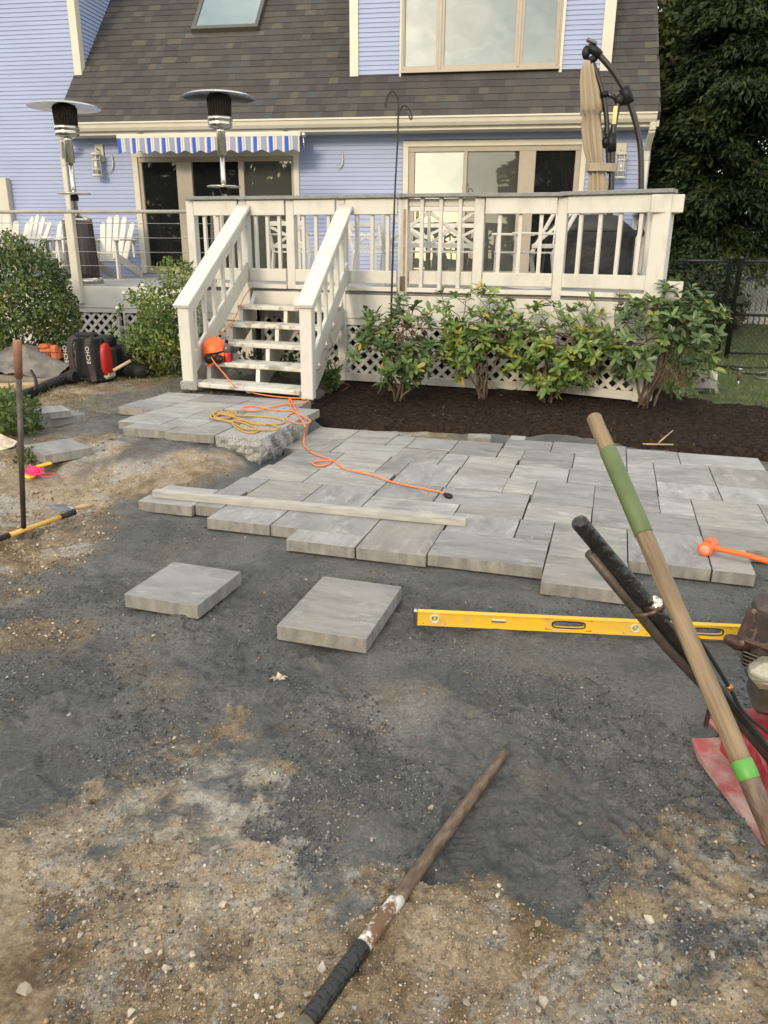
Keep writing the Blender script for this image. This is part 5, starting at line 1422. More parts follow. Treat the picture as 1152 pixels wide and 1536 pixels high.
b = MB(); b.tube(spline(tp, 4), .047, 12); b.tube(spline([onz(52, 586, .2), onz(54, 572, .24), onz(47, 556, .28)], 4), .014, 7); b.build('blow_tube', [M_black], bl)
b = MB(); b.tube(spline([onz(64, 580, .17), onz(80, 584, .12), onz(100, 580, .11), onz(110, 572, .14)], 5), .008, 6); b.build('throttle_cable', [M_rubber], bl)
b = MB(); b.box(onz(52, 564, .22), (.018, .02, .03), None, 0, .005); b.build('trigger', [M_red], bl)
# chainsaw
cp0 = onz(80, 552, .14); gc0 = gz(cp0.x, cp0.y)
cs_ = thing('chainsaw', 'small orange chainsaw lying on a log pile edge beside the blower', 'chainsaw', (cp0.x, cp0.y, gc0), .1)
def cb_(name, m_, fn): b = MB(); fn(b); return b.build(name, [m_], cs_, world=False)
M_sawor = mat('faded_orange_plastic', (0.46, 0.12, 0.045), .5, var=.2, scale=25)
cb_('body', M_sawor, lambda b: (b.box((0, 0, .10), (.24, .17, .13), None, 0, .03), b.box((-.06, 0, .18), (.12, .14, .06), None, 0, .025), b.box((.07, -.06, .16), (.08, .08, .09), None, 0, .02)))
cb_('pull_start', M_black, lambda b: [b.box((-.08 + k * .022, -.088, .10), (.009, .008, .08), None, 0, .002) for k in range(6)])
cb_('front_handle', M_black, lambda b: b.tube(spline([(-.14, -.09, .06), (-.15, -.06, .18), (-.13, .0, .24), (-.11, .08, .20)], 5), .012, 8))
cb_('rear_handle', M_black, lambda b: b.tube(spline([(.12, 0, .14), (.20, 0, .15), (.24, 0, .09), (.2, 0, .04), (.11, 0, .05)], 5), .016, 8))
cb_('bar', M_darksteel, lambda b: b.box((-.30, .05, .08), (.36, .006, .065), None, 0, .002))
cs_.location.z += .06
ROOT[cs_] = Matrix.Translation(cs_.location)
# grey tarp heaped beside it
tp0 = onz(15, 566, .08); 
b = MB()
xs_, ys_ = np.linspace(-.75, .55, 36), np.linspace(-.35, .45, 24)
XX, YY = np.meshgrid(xs_, ys_)
hh = np.exp(-((XX / .5) ** 2 + (YY / .27) ** 2)) * .30 + np.abs(fbm(XX, YY, 6, 3, 130) - .5) * .22 * np.exp(-((XX / .65) ** 2 + (YY / .36) ** 2)) - .06
v_ = np.stack([XX + tp0.x, YY + tp0.y + .25, hh + gz(tp0.x, tp0.y) + .01], -1).reshape(-1, 3).tolist()
I = np.arange(24 * 36).reshape(24, 36); Q = np.stack([I[:-1, :-1], I[:-1, 1:], I[1:, 1:], I[1:, :-1]], -1).reshape(-1, 4).tolist()
b.add(v_, Q, smooth=True); setp(b.build('tarp', [M_dirty]), 'crumpled grey tarp heaped on the ground under the round bush', 'tarp')
# plank on the ground
p0, p1 = onz(-30, 581, .13), onz(52, 577, .13)
b = MB(); b.beam(p0, p1, .14, .035, bev=.004); setp(b.build('plank', [M_palewood]), 'flat weathered plank lying in front of the grey tarp', 'plank')
# black tool bag
tb = onz(186, 566, .12); 
o = thing('tool_bag', 'slumped black tool bag behind the blower with a wooden handle out', 'bag', (tb.x, tb.y, gz(tb.x, tb.y)))
b = MB(); b.blob((tb.x, tb.y + .12, gz(tb.x, tb.y) + .15), (.20, .13, .17), 18, 12, 6, .10, pw=.8); b.blob((tb.x + .12, tb.y + .05, gz(tb.x, tb.y) + .07), (.14, .10, .09), 14, 10, 7, .12); b.build('bag', [M_rubber], o)
b = MB(); b.tube([onz(170, 556, .34), onz(196, 541, .42)], .014, 8); b.build('handle', [M_palewood], o)

# upright scraper rod
rb_ = onz(36, 792, .0); rbz = gz(rb_.x, rb_.y)
def RY(x, y): return ony(x, y, rb_.y)
o = thing('scraper_rod', 'upright steel rod with wooden grip and flat blade stuck in dirt', 'scraper', (rb_.x, rb_.y, rbz))
b = MB(); b.tube([RY(35.5, 792), RY(28, 563)], [.013, .014], 10); b.build('shaft', [M_darksteel], o)
b = MB(); b.tube([RY(28, 566), RY(26, 512), RY(25.8, 510)], [.0185, .0205, .015], 12); b.build('grip', [mat('red_brown_wood', (0.22, 0.10, 0.06), .6, var=.25, scale=18)], o)
b = MB(); b.prism([(-.10, 0), (.03, 0), (.035, .045), (.01, .06), (-.01, .06), (-.09, .04)], -.004, .004, Matrix.Translation((rb_.x + .0, rb_.y, rbz - .01)) @ Matrix.Rotation(-.1, 4, 'Z') @ Matrix.Rotation(PI / 2 * .75, 4, 'X')); b.build('blade', [M_darksteel], o)
# yellow-handled pole lying on the ground
zz = -.02
A, B_ = onz(-40, 822, zz), onz(112, 768, zz)
o = thing('yellow_pole', 'yellow fibreglass tool handle with black grips lying on the dirt', 'tool handle', (A.x, A.y, zz))
L_ = lambda t: A.lerp(B_, t)
b = MB(); b.tube([L_(.30), L_(.86)], .013, 10); b.build('shaft', [mat('yellow_fibreglass', (0.62, 0.38, 0.07), .4, var=.1)], o)
b = MB(); b.tube([L_(0), L_(.32)], .016, 10); b.build('grip', [M_rubber], o)
b = MB(); b.tube([L_(.84), L_(1.0)], [.015, .017], 10); b.build('grip', [M_rubber], o)
# masonry trowel
A, B_ = onz(140, 757, .0), onz(112, 762, .0)
o = thing('trowel', 'small trowel with pale wooden handle beside the yellow pole', 'trowel', (A.x, A.y, -.02))
b = MB(); b.tube([A, A.lerp(B_, .5), B_], [.011, .015, .010], 10); b.build('handle', [M_palewood], o)
C_, D_, E_, G_ = onz(110, 763, .0), onz(97, 756, -.005), onz(66, 757, -.01), onz(92, 768, -.005)
b = MB(); b.tube([B_, C_, C_.lerp(E_, .2) + Vector((0, 0, .01))], .004, 6); b.add([C_, D_, E_, G_, C_ - Vector((0, 0, .003)), D_ - Vector((0, 0, .003)), E_ - Vector((0, 0, .003)), G_ - Vector((0, 0, .003))], [(0, 1, 2, 3), (7, 6, 5, 4), (0, 4, 5, 1), (1, 5, 6, 2), (2, 6, 7, 3), (3, 7, 4, 0)]); b.build('blade', [M_alu], o)
# string line
c0 = onz(52, 718, .0); cz0 = gz(c0.x, c0.y)
o = thing('string_line', 'tangled neon pink mason string on a yellow winder in the dirt', 'string', (c0.x, c0.y, cz0))
q = np.random.default_rng(4)
b = MB(); pts = [c0 + Vector((q.normal(0, .05), q.normal(0, .05), cz0 + .03 + abs(q.normal(0, .018)))) for _ in range(26)]; b.tube(spline(pts, 4), .003, 5)
pts = [c0 + Vector((x, y, cz0 + .02)) for x, y in ((.04, 0), (.10, .03), (.15, .0), (.12, -.05), (.05, -.03))]; b.tube(spline(pts, 5), .002, 5); b.blob((c0.x, c0.y, cz0 + .03), (.045, .035, .03), 10, 8, 3, .15); b.build('string', [M_pink], o)
b = MB(); b.beam(c0 + Vector((-.01, .05, cz0 + .05)), c0 + Vector((.05, .12, cz0 + .06)), .035, .012, bev=.003); b.beam(c0 + Vector((-.03, -.06, cz0 + .02)), c0 + Vector((.04, -.08, cz0 + .02)), .04, .015, bev=.004); b.build('winder', [mat('yellow_plastic', (0.75, 0.42, 0.02), .4)], o)

# ------------------------------------------------------------------ screed bar on the pavers
A, B_ = onz(229, 747, .0), onz(699, 791, .0)
b = MB(); b.beam(A + Vector((0, .024, .0225)), B_ + Vector((0, .024, .0225)), .046, .044, bev=.003)
setp(b.build('screed_bar', [mat('dusty_aluminium', (0.30, 0.29, 0.27), 0.65, 0.1, scale=6, col2=(0.42, 0.405, 0.375), stretch=(1, 8, 8))]), 'long pale straight screed bar lying across the pavers', 'screed bar')

# ------------------------------------------------------------------ spirit level
A, B_ = onz(626, 936, -.054), onz(1122, 960, -.054)
ax = (B_ - A); LL = ax.length; ang = math.atan2(ax.y, ax.x)
lv = thing('spirit_level', 'long yellow spirit level standing on edge on the stone dust', 'spirit level', A, ang)
HL, TL = .062, .024
b = MB(); b.box((LL / 2, 0, .003), (LL, TL, .006), None, 0, .001); b.box((LL / 2, 0, HL - .003), (LL, TL, .006), None, 0, .001); b.build('flanges', [M_yellow], lv, world=False)
feats = [(.07, .017, .017), (.325, .030, .011), (.60, .062, .0125), (.86, .017, .017), (1.13, .062, .0125)]
b = MB(); cur = 0
def ringplate(b, x, hw, hh, x0, x1, y):
    n = 32
    inn, out = [], []
    for k in range(n):
        a = 2 * PI * k / n
        ex = .5 if hw > hh else 1.0
        inn.append((x + hw * math.copysign(abs(math.cos(a)) ** ex, math.cos(a)), HL / 2 + hh * math.copysign(abs(math.sin(a)) ** ex, math.sin(a))))
        dx, dz = math.cos(a), math.sin(a)
        W2, H2 = (x1 - x0) / 2, HL / 2 - .006
        s_ = min(W2 / abs(dx) if abs(dx) > 1e-6 else 1e9, H2 / abs(dz) if abs(dz) > 1e-6 else 1e9)
        out.append((x + dx * s_, HL / 2 + dz * s_))
    for yy, fl in ((-y, 0), (y, 1)):
        v = [(p_[0], yy, p_[1]) for p_ in inn] + [(p_[0], yy, p_[1]) for p_ in out]
        f = [(k, (k + 1) % n, n + (k + 1) % n, n + k) for k in range(n)]
        if fl: f = [t[::-1] for t in f]
        b.add(v, f)
    v = [(p_[0], yy, p_[1]) for yy in (-y, y) for p_ in inn]
    b.add(v, [(k, (k + 1) % n, n + (k + 1) % n, n + k) for k in range(n)])
for x, hw, hh in feats:
    x0, x1 = x - hw - .03, x + hw + .03
    b.box(((cur + x0) / 2, 0, HL / 2), (x0 - cur, .012, HL - .010)); ringplate(b, x, hw, hh, x0, x1, .006); cur = x1
b.box(((cur + LL) / 2, 0, HL / 2), (LL - cur, .012, HL - .010)); b.build('web', [M_yellow], lv, world=False)
for x, hw, hh in feats:
    if hw < .02:
        Mx = Matrix.Translation((x, 0, HL / 2)) @ Matrix.Rotation(PI / 2, 4, 'X')
        b = MB(); b.lathe([(.0135, -.011), (.019, -.011), (.019, .011), (.0135, .011), (.0135, -.011)], n=20, M=Mx); vr = b.build('vial_ring', [mat('cream_ring', (.6, .57, .45), .4)], lv, world=False)
        b = MB(); b.tube([(x, 0, HL / 2 - .013), (x, 0, HL / 2 + .013)], .006, 8); b.build('vial', [mat('vial_liquid', (.45, .55, .12), .15)], vr, world=False)
    elif hw < .05:
        b = MB(); b.box((x, 0, HL / 2 + .006), (.06, .014, .012), None, 0, .003); vr = b.build('vial', [mat('clear_vial', (.62, .58, .45), .15)], lv, world=False)
    else:
        b = MB()
        pts = [(x + (hw + .002) * math.copysign(abs(math.cos(2 * PI * k / 32)) ** .5, math.cos(2 * PI * k / 32)), -.0065, HL / 2 + (hh + .002) * math.copysign(abs(math.sin(2 * PI * k / 32)) ** .5, math.sin(2 * PI * k / 32))) for k in range(33)]
        b.tube(pts, .0028, 6, cap=False); b.build('hand_hole_rim', [M_rubber], lv, world=False)
b = MB(); b.box((-.008, 0, HL / 2), (.016, TL + .002, HL + .002), None, 0, .003); b.build('end_cap', [M_alu], lv, world=False)

# ------------------------------------------------------------------ orange dead-blow mallet
hc = onz(1062, 832, .0); hc.z = .034
o = thing('mallet', 'orange dead-blow mallet resting on the pavers with handle to the side', 'mallet', (hc.x, hc.y, 0))
da = (onz(1064, 835, 0) - onz(1058, 815, 0)); fd = Vector((-.55, -1.0, 0)).normalized()
b = MB(); ht = hc + Vector((.0, .02, 0))
b.tube([ht + fd * t for t in (-.055, -.053, -.035, -.033, .03, .032, .050, .052)], [.026, .034, .034, .030, .030, .034, .034, .026], 20); hd = b.build('head', [M_orange], o)
b = MB(); b.tube([ht + fd * .0515, ht + fd * .054], [.023, .021], 20); b.build('face', [mat('worn_orange_face', (0.62, 0.30, 0.20), .7, var=.2, scale=40)], hd)
b = MB(); b.tube([ht + fd * .002 + Vector((0, 0, .0305)), ht + fd * .006 + Vector((.012, 0, .032))], .012, 8); b.build('scuff_band', [M_dustyred], hd)
e1, e2 = onz(1120, 833, .03), onz(1185, 852, .022)
b = MB(); b.tube(spline([ht + Vector((.01, 0, 0)), ht.lerp(e1, .35), e1, e2, e2 + (e2 - e1) * .6], 4), [.016, .016, .015, .014, .0125, .012, .012, .012, .0125, .013, .0135, .014, .014, .014, .0145, .0145, .015], 10); b.build('handle', [M_orange], o)

# ------------------------------------------------------------------ long wooden handle leaning on the compactor
P0, P1, t0, t1 = dep(889, 622, 1.5), dep(1152, 1234, 1.16), 1.5, 1.16
def along(px, py):
    a = (py - 622) / (1234 - 622); s_ = a * t0 / (t1 * (1 - a) + a * t0); return P0.lerp(P1, s_)
dirn = (P1 - P0).normalized()
foot = P0 + dirn * ((P0.z + .045) / -dirn.z)
o = thing('shovel', 'long wooden tool handle with green tape leaning against the compactor', 'shovel', foot)
ztube('handle', P0, along(0, 1142), [(0, .008), (.004, .012), (.012, .0148), (.2, .0154), (1, .0158)], M_wood, o, seg=40, jit=.008, seed=3)
b = MB(); b.tube([along(0, 674), along(0, 676), along(0, 720), along(0, 799), along(0, 801)], [.0158, .0166, .0167, .0168, .0160], 16); b.build('green_tape', [M_green], o)
b = MB(); b.tube([along(0, 1140), along(0, 1141), along(0, 1168), along(0, 1169)], [.0160, .0169, .0169, .0160], 16); b.build('lime_tape', [M_lime], o)
ztube('socket', along(0, 1142), foot.lerp(P0, .16), [(0, .0161), (.3, .0168), (.7, .016), (1, .012)], M_rust, o, seg=16, jit=.006)
sd = dirn.cross(Vector((0, 0, 1))).normalized(); up_ = sd.cross(dirn)
b = MB(); n = 8; bv = []
for k in range(9):
    t = k / 8; c = foot.lerp(P0, .22 * (1 - t)); w = (.05, .085, .1, .105, .105, .1, .09, .065, .02)[k]
    for j in (-1, -.5, 0, .5, 1): bv.append(c + sd * w * j + up_ * (-.02 * (1 - j * j)))
b.add(bv, [(r * 5 + j, r * 5 + j + 1, (r + 1) * 5 + j + 1, (r + 1) * 5 + j) for r in range(8) for j in range(4)], smooth=True); b.build('blade', [M_rust], o)

# ------------------------------------------------------------------ plate compactor
G0, K0 = dep(866, 780, 1.42), dep(1156, 1135, 1.86)
pa, pb = onz(1047, 1108, .0), onz(1143, 1232, .0)
cz = gz(pa.x + .2, pa.y)
pc_ang = math.atan2((pa - pb).y, (pa - pb).x) - PI / 2       # local +Y runs from B to A
cmp_ = thing('plate_compactor', 'red plate compactor with taped black handle and dirty small engine', 'plate compactor', (pb.x, pb.y, cz), pc_ang)
LP = (pa - pb).length
def cc(name, m_, fn, par=None, world=False): b = MB(); fn(b); return b.build(name, [m_] if not isinstance(m_, list) else m_, par or cmp_, world=world)
WP = .50
def plate(b):
    # curved-up ends: profile along local Y, extruded along local X
    pr = [(-.10, .10), (-.04, .045), (.0, .03), (LP - .02, .03), (LP + .03, .055), (LP + .035, .045), (LP - .02, .012), (.0, .012), (-.045, .03), (-.105, .088)]
    b.prism(pr, 0, WP, Matrix(((0, 0, 1, 0), (1, 0, 0, 0), (0, 1, 0, 0), (0, 0, 0, 1))))
cc('base_plate', M_dustyred, plate)
cc('rib', M_redpaint, lambda b: b.beam((.075, .04, .03), (.075, LP * .78, .15), .012, .12, bev=.003))
cc('bracket', M_redpaint, lambda b: (b.box((.10, LP * .62, .07), (.05, .12, .09), None, 0, .005), b.box((.07, LP * .85, .09), (.012, .08, .10), None, 0, .003), b.box((.045, LP * .86, .145), (.06, .085, .008), None, 0, .002)))
cc('exciter_housing', M_redpaint, lambda b: b.box((.30, LP * .45, .09), (.30, .24, .13), None, 0, .02))
up = cc('engine_base', M_redpaint, lambda b: (b.box((.32, LP * .5, .175), (.44, LP * .95, .012), Matrix.Translation((0, 0, 0)), 0, .003), b.box((.098, LP * .5, .15), (.012, LP * .95, .06), None, 0, .003)))
cc('mount_plate', M_dustyred, lambda b: b.box((.25, LP * .66, .19), (.16, .12, .014), None, 0, .003), up)
for y in (.60, .72): cc('bolt', M_rust, lambda b, y=y: b.lathe([(.014, 0), (.014, .010), (.006, .011), (.006, .02), (0, .021)], (.20, LP * y, .197), 6, smooth=False), up)
M_eng = mat('rusty_muffler', (0.035, 0.016, 0.014), .55, .3, scale=35, col2=(0.085, 0.045, 0.036), bump=.5, bscale=90)
Gm = Matrix.Translation(dep(1136, 942, 2.2)) @ Matrix.Rotation(-.25, 4, 'Z') @ Matrix.Rotation(.22, 4, 'Y') @ Matrix.Rotation(-.30, 4, 'X') @ Matrix.Scale(1.13, 4)
eng = cc('engine', M_darksteel, lambda b: (b.box((.10, .06, -.02), (.22, .14, .17), Gm, 0, .02),), None, True)
muf = cc('muffler_guard', M_eng, lambda b: (b.box((.03, -.02, .0), (.135, .07, .10), Gm, 0, .014),), None, True)
for r in range(3):
    for k in range(6): cc('vent_slot', M_black, lambda b, r=r, k=k: b.box((-.018 + k * .017, -.0552, .032 - r * .024), (.008, .004, .017), Gm, 0, .0015), muf, True)
for x_, z_ in ((-.03, .042), (-.03, -.042), (.088, .042)): cc('guard_bolt', M_rust, lambda b, x_=x_, z_=z_: b.lathe([(.007, 0), (.007, .005), (0, .006)], n=6, M=Gm @ Matrix.Translation((x_, -.055, z_)) @ Matrix.Rotation(PI / 2, 4, 'X'), smooth=False), muf, True)
cc('spark_boot', M_eng, lambda b: b.tube([Gm @ Vector(v_) for v_ in ((-.01, -.02, -.045), (-.035, -.03, -.05), (-.06, -.035, -.048), (-.066, -.036, -.047))], [.024, .022, .015, .009], 12), None, True)
for k in range(5): cc('cooling_fin', M_darksteel, lambda b, k=k: b.box((.04, -.01, -.062 - k * .009), (.115 - k * .006, .085, .004), Gm, 0, .001), eng, True)
cc('engine_shroud', mat('greyed_black_shroud', (.035, .035, .035), .5, scale=30, col2=(.09, .088, .085)), lambda b: b.box((.075, -.01, .085), (.13, .11, .055), Gm, 0, .016), None, True)
cc('shroud_badge', M_redpaint, lambda b: b.box((.07, -.066, .08), (.06, .006, .034), Gm, 0, .002), None, True)
Tm = Matrix.Translation(dep(1139, 1008, 2.14)) @ Matrix.Rotation(-.1, 4, 'Z') @ Matrix.Scale(1.1, 4)
tnk = cc('fuel_tank', mat('yellowed_plastic', (.20, .175, .125), .4, scale=14, col2=(.42, .40, .33), bump=.3), lambda b: (b.box((.035, .0, .0), (.12, .09, .075), Tm, 0, .028),), None, True)
cc('tank_seam', mat('tank_seam_grey', (.16, .15, .12), .5), lambda b: b.box((.035, .0, .0), (.123, .093, .006), Tm, 0, .002), tnk, True)
cc('lower_frame', M_darksteel, lambda b: (b.box((.075, .05, -.055), (.15, .13, .13), Tm, 0, .015), b.box((.06, .075, .06), (.16, .10, .22), Tm, 0, .015)), None, True)
cc('handle_bracket', M_redpaint, lambda b: b.box((.715, 1.735, .10), (.05, .05, .24), None, 0, .006), None, True)
# handle
hl = lambda px, py: None
def hal(a):
    s_ = a * 1.42 / (1.86 * (1 - a) + a * 1.42); return G0.lerp(K0, s_)
hd_ = (K0 - G0).normalized()
cc('handle_tube', M_darksteel, lambda b: b.tube([hal(.02), hal(.30), hal(.45)], .0125, 10), None, True)
cc('handle_grip', M_tape, lambda b: b.tube([hal(.0), hal(.005), hal(.012), hal(.08), hal(.16), hal(.22), hal(.23), hal(.33), hal(.345), hal(.35)], [.010, .0145, .016, .0155, .0165, .017, .0185, .0185, .016, .012], 14), None, True)
off = Vector((-.012, -.002, -.022))
cc('handle_tube', M_darksteel, lambda b: b.tube([hal(.10) + off * .9, hal(.5) + off, hal(.72) + off * .6, hal(1.0)], .011, 10), None, True)
cc('handle_arm', mat('black_flat_bar', (.014, .014, .014), .45, var=.4, scale=15), lambda b: b.beam(hal(.42), hal(1.07), .034, .016, up=(-.6, -.6, .5), bev=.003), None, True)
cl = hal(.37)
cc('clamp', M_steel, lambda b: (b.tube([cl - hd_ * .01 + Vector((.01, -.01, .012)), cl + hd_ * .012 + Vector((.01, -.01, .012))], .015, 12), b.box(cl + Vector((.022, .0, .012)), (.02, .02, .025), None, 0, .004)), None, True)
cc('clamp_wire', M_rust, lambda b: b.tube(spline([cl + Vector((-.03, -.012, -.012)), cl + Vector((-.01, -.026, -.004)), cl + Vector((.012, -.022, .004))], 4), .004, 6), None, True)
kb = dep(1094, 1031, 1.66)
cc('throttle_cable', M_rubber, lambda b: b.tube(spline([cl + Vector((.012, -.02, .0)), dep(1040, 950, 1.56), kb, dep(1115, 1068, 1.72), dep(1160, 1105, 1.8)], 6), .0045, 6), None, True)
cc('cable_stop', mat('brass', (.38, .2, .1), .35, .8), lambda b: b.blob(kb, (.009, .009, .009), 10, 8, jit=.02), None, True)
sb_ = onz(1066, 1080, .04)
cc('stay_bar', M_darksteel, lambda b: b.tube([onz(1058, 1088, .06), dep(1070, 1045, 1.9)], .007, 8), None, True)

# ------------------------------------------------------------------ digging bar in the foreground
zb = -.042
bpx = lambda t: onz(758 + (440 - 758) * t, 1128 + (1562 - 1128) * t, zb)
fy = lambda py: (py - 1128) / (1562 - 1128)
o = thing('digging_bar', 'rusty steel digging bar with black taped grip lying on dirt', 'digging bar', bpx(.5))
ztube('shaft', bpx(0), bpx(fy(1348)), [(0, .012), (.008, .0155), (.4, .016), (.44, .017), (.97, .0178), (1, .019)], M_rust, o, seg=30, jit=.008, seed=5)
b = MB(); b.tube([bpx(fy(1346)), bpx(fy(1355)), bpx(fy(1385)), bpx(fy(1400)), bpx(fy(1428))], [.0184, .0192, .019, .0184, .018], 16); b.build('painted_collar', [M_rustpale], o)
b = MB(); n_ = 24; b.tube([bpx(fy(1420) + (fy(1532) - fy(1420)) * k / n_) for k in range(n_ + 1)], [.0196 + (.0011 if k % 2 else 0) for k in range(n_ + 1)], 16, smooth=False); b.build('tape_grip', [M_tape], o)
b = MB(); b.tube([bpx(fy(1526)), bpx(1.0), bpx(1.45)], .018, 16); b.build('shaft', [mat('worn_brown_steel', (.14, .105, .075), .6, .2, scale=15, col2=(.27, .22, .16))], o)

# ------------------------------------------------------------------ loose stones big enough to pick up
ST_ = [(37, 1484, 22), (250, 1447, 15), (289, 1432, 13), (308, 1438, 13), (386, 1369, 15), (334, 1349, 14), (395, 1265, 13), (310, 1319, 14), (50, 1307, 9), (197, 1521, 13), (460, 1493, 13), (221, 1417, 13), (98, 1243, 13), (119, 1230, 10), (438, 1193, 10), (421, 1527, 12),
       (977, 1363, 18), (928, 1471, 18), (1069, 1428, 14), (788, 1454, 14), (816, 1492, 19), (808, 1506, 12), (944, 1277, 11), (806, 1386, 13), (979, 1464, 11), (966, 1457, 14), (1129, 1330, 11), (956, 1405, 9), (558, 1248, 10), (700, 1500, 11), (640, 1480, 10), (1010, 1500, 12), (120, 1400, 11), (150, 1460, 10)]
def stone(px, py, sz, seed, label, group, dark=0):
    p = onz(px, py, -.055); r = sz / F * (p - _C).length / 2
    q = np.random.default_rng(seed)
    HV, HF = hull_shape(seed, 13)
    b = MB(); b.add((HV * np.array((r * q.uniform(1.0, 1.3), r * q.uniform(.85, 1.1), r * q.uniform(.8, 1.1)))).tolist(), HF.tolist())
    o_ = b.build('stone', [M_stone]); o_.location = (p.x, p.y, gz(p.x, p.y) + r * .18); o_.rotation_euler = (q.uniform(-.3, .3), q.uniform(-.3, .3), q.uniform(0, 6))
    return setp(o_, label, 'stone', group)
for i, (x, y, s_) in enumerate(ST_): stone(x, y, s_, 200 + i, 'tan stone lying loose on dirt across the bar from the compactor' if x < 480 else 'tan stone lying loose on the dirt on the compactor side of the bar', 'loose stones on the dirt')
stone(484, 1453, 20, 300, 'pale angular stone right beside the black tape grip of the bar', None)
stone(646, 1207, 14, 301, 'pale stone on dark stone dust beside the rusty upper bar', None)
stone(104, 1072, 11, 302, 'single tan stone on the grey stone dust far from the dirt', None)
stone(10, 700, 44, 303, 'big tan fieldstone in the dirt under the weeds', None)

# dry maple leaf on the stone dust
lp = onz(418, 1013, -.058)
pts = [(0, -.5), (.06, -.12), (.35, -.3), (.28, -.1), (.55, -.05), (.3, .08), (.42, .32), (.16, .2), (.0, .55), (-.14, .2), (-.4, .34), (-.3, .08), (-.55, .0), (-.28, -.1), (-.36, -.3), (-.06, -.12)]
b = MB(); s_ = .048
vv = [(0, 0, .004)] + [(x * s_ * 1.3, y * s_ * 1.3, .004 + .010 * abs(math.sin(x * 5 + y * 3))) for x, y in pts]
b.add(vv, [(0, i + 1, (i + 1) % len(pts) + 1) for i in range(len(pts))])
o = b.build('maple_leaf', [M_dead]); o.location = (lp.x, lp.y, gz(lp.x, lp.y) + .004); o.rotation_euler = (0, 0, .4); setp(o, 'dry curled maple leaf on the dark stone dust', 'leaf')
# sticks in the mulch
for i, ((x0, y0), (x1, y1), lab) in enumerate((((988, 664), (1009, 646), 'short pale stick leaning up out of the mulch'), ((964, 666), (1010, 667), 'longer thin pale stick lying flat on the mulch edge'))):
    b = MB(); b.tube([onz(x0, y0, .01), onz(x1, y1, .03 if i == 0 else .01)], .006, 6); setp(b.build('stick', [M_palewood]), lab, 'stick')

# ------------------------------------------------------------------ plants
G_rhodo = leafmat('rhododendron_leaf', [(0.0, (0.045, 0.082, 0.028)), (0.45, (0.088, 0.145, 0.045)), (0.78, (0.155, 0.225, 0.065)), (0.93, (0.25, 0.30, 0.08)), (1.0, (0.52, 0.33, 0.04))], .38, .22)
G_rhodo2 = leafmat('bright_rhododendron_leaf', [(0.0, (0.06, 0.11, 0.028)), (0.4, (0.125, 0.20, 0.045)), (0.75, (0.23, 0.31, 0.065)), (0.9, (0.36, 0.39, 0.08)), (1.0, (0.58, 0.36, 0.04))], .38, .25)
G_box = leafmat('holly_leaf', [(0.0, (0.035, 0.065, 0.016)), (0.5, (0.085, 0.13, 0.03)), (0.85, (0.17, 0.20, 0.05)), (1.0, (0.34, 0.28, 0.06))], .4, .2)
G_rose = leafmat('rose_leaf', [(0.0, (0.06, 0.11, 0.025)), (0.5, (0.14, 0.21, 0.045)), (0.85, (0.25, 0.30, 0.065)), (1.0, (0.42, 0.37, 0.07))], .5, .3)
G_ever = leafmat('hemlock_needles', [(0.0, (0.011, 0.021, 0.008)), (0.5, (0.028, 0.046, 0.015)), (0.9, (0.060, 0.080, 0.025)), (1.0, (0.10, 0.07, 0.03))], .6, .15, .3)
G_oak = leafmat('oak_leaf', [(0.0, (0.030, 0.050, 0.015)), (0.5, (0.065, 0.098, 0.027)), (0.9, (0.13, 0.155, 0.045)), (1.0, (0.19, 0.16, 0.05))], .55, .3)
G_grass = leafmat('grass_blade', [(0.0, (0.06, 0.10, 0.022)), (0.6, (0.12, 0.165, 0.04)), (1.0, (0.25, 0.22, 0.09))], .6, .3)
G_weed = leafmat('weed_leaf', [(0.0, (0.05, 0.09, 0.02)), (0.6, (0.10, 0.16, 0.035)), (1.0, (0.22, 0.24, 0.06))], .5, .3)

def curvy(a, b, n, amp, q):
    a, b = Vector(a), Vector(b)
    pts = [a.lerp(b, k / n) + Vector((q.normal(0, amp), q.normal(0, amp), q.normal(0, amp * .5))) * math.sin(PI * k / n) for k in range(n + 1)]
    return pts

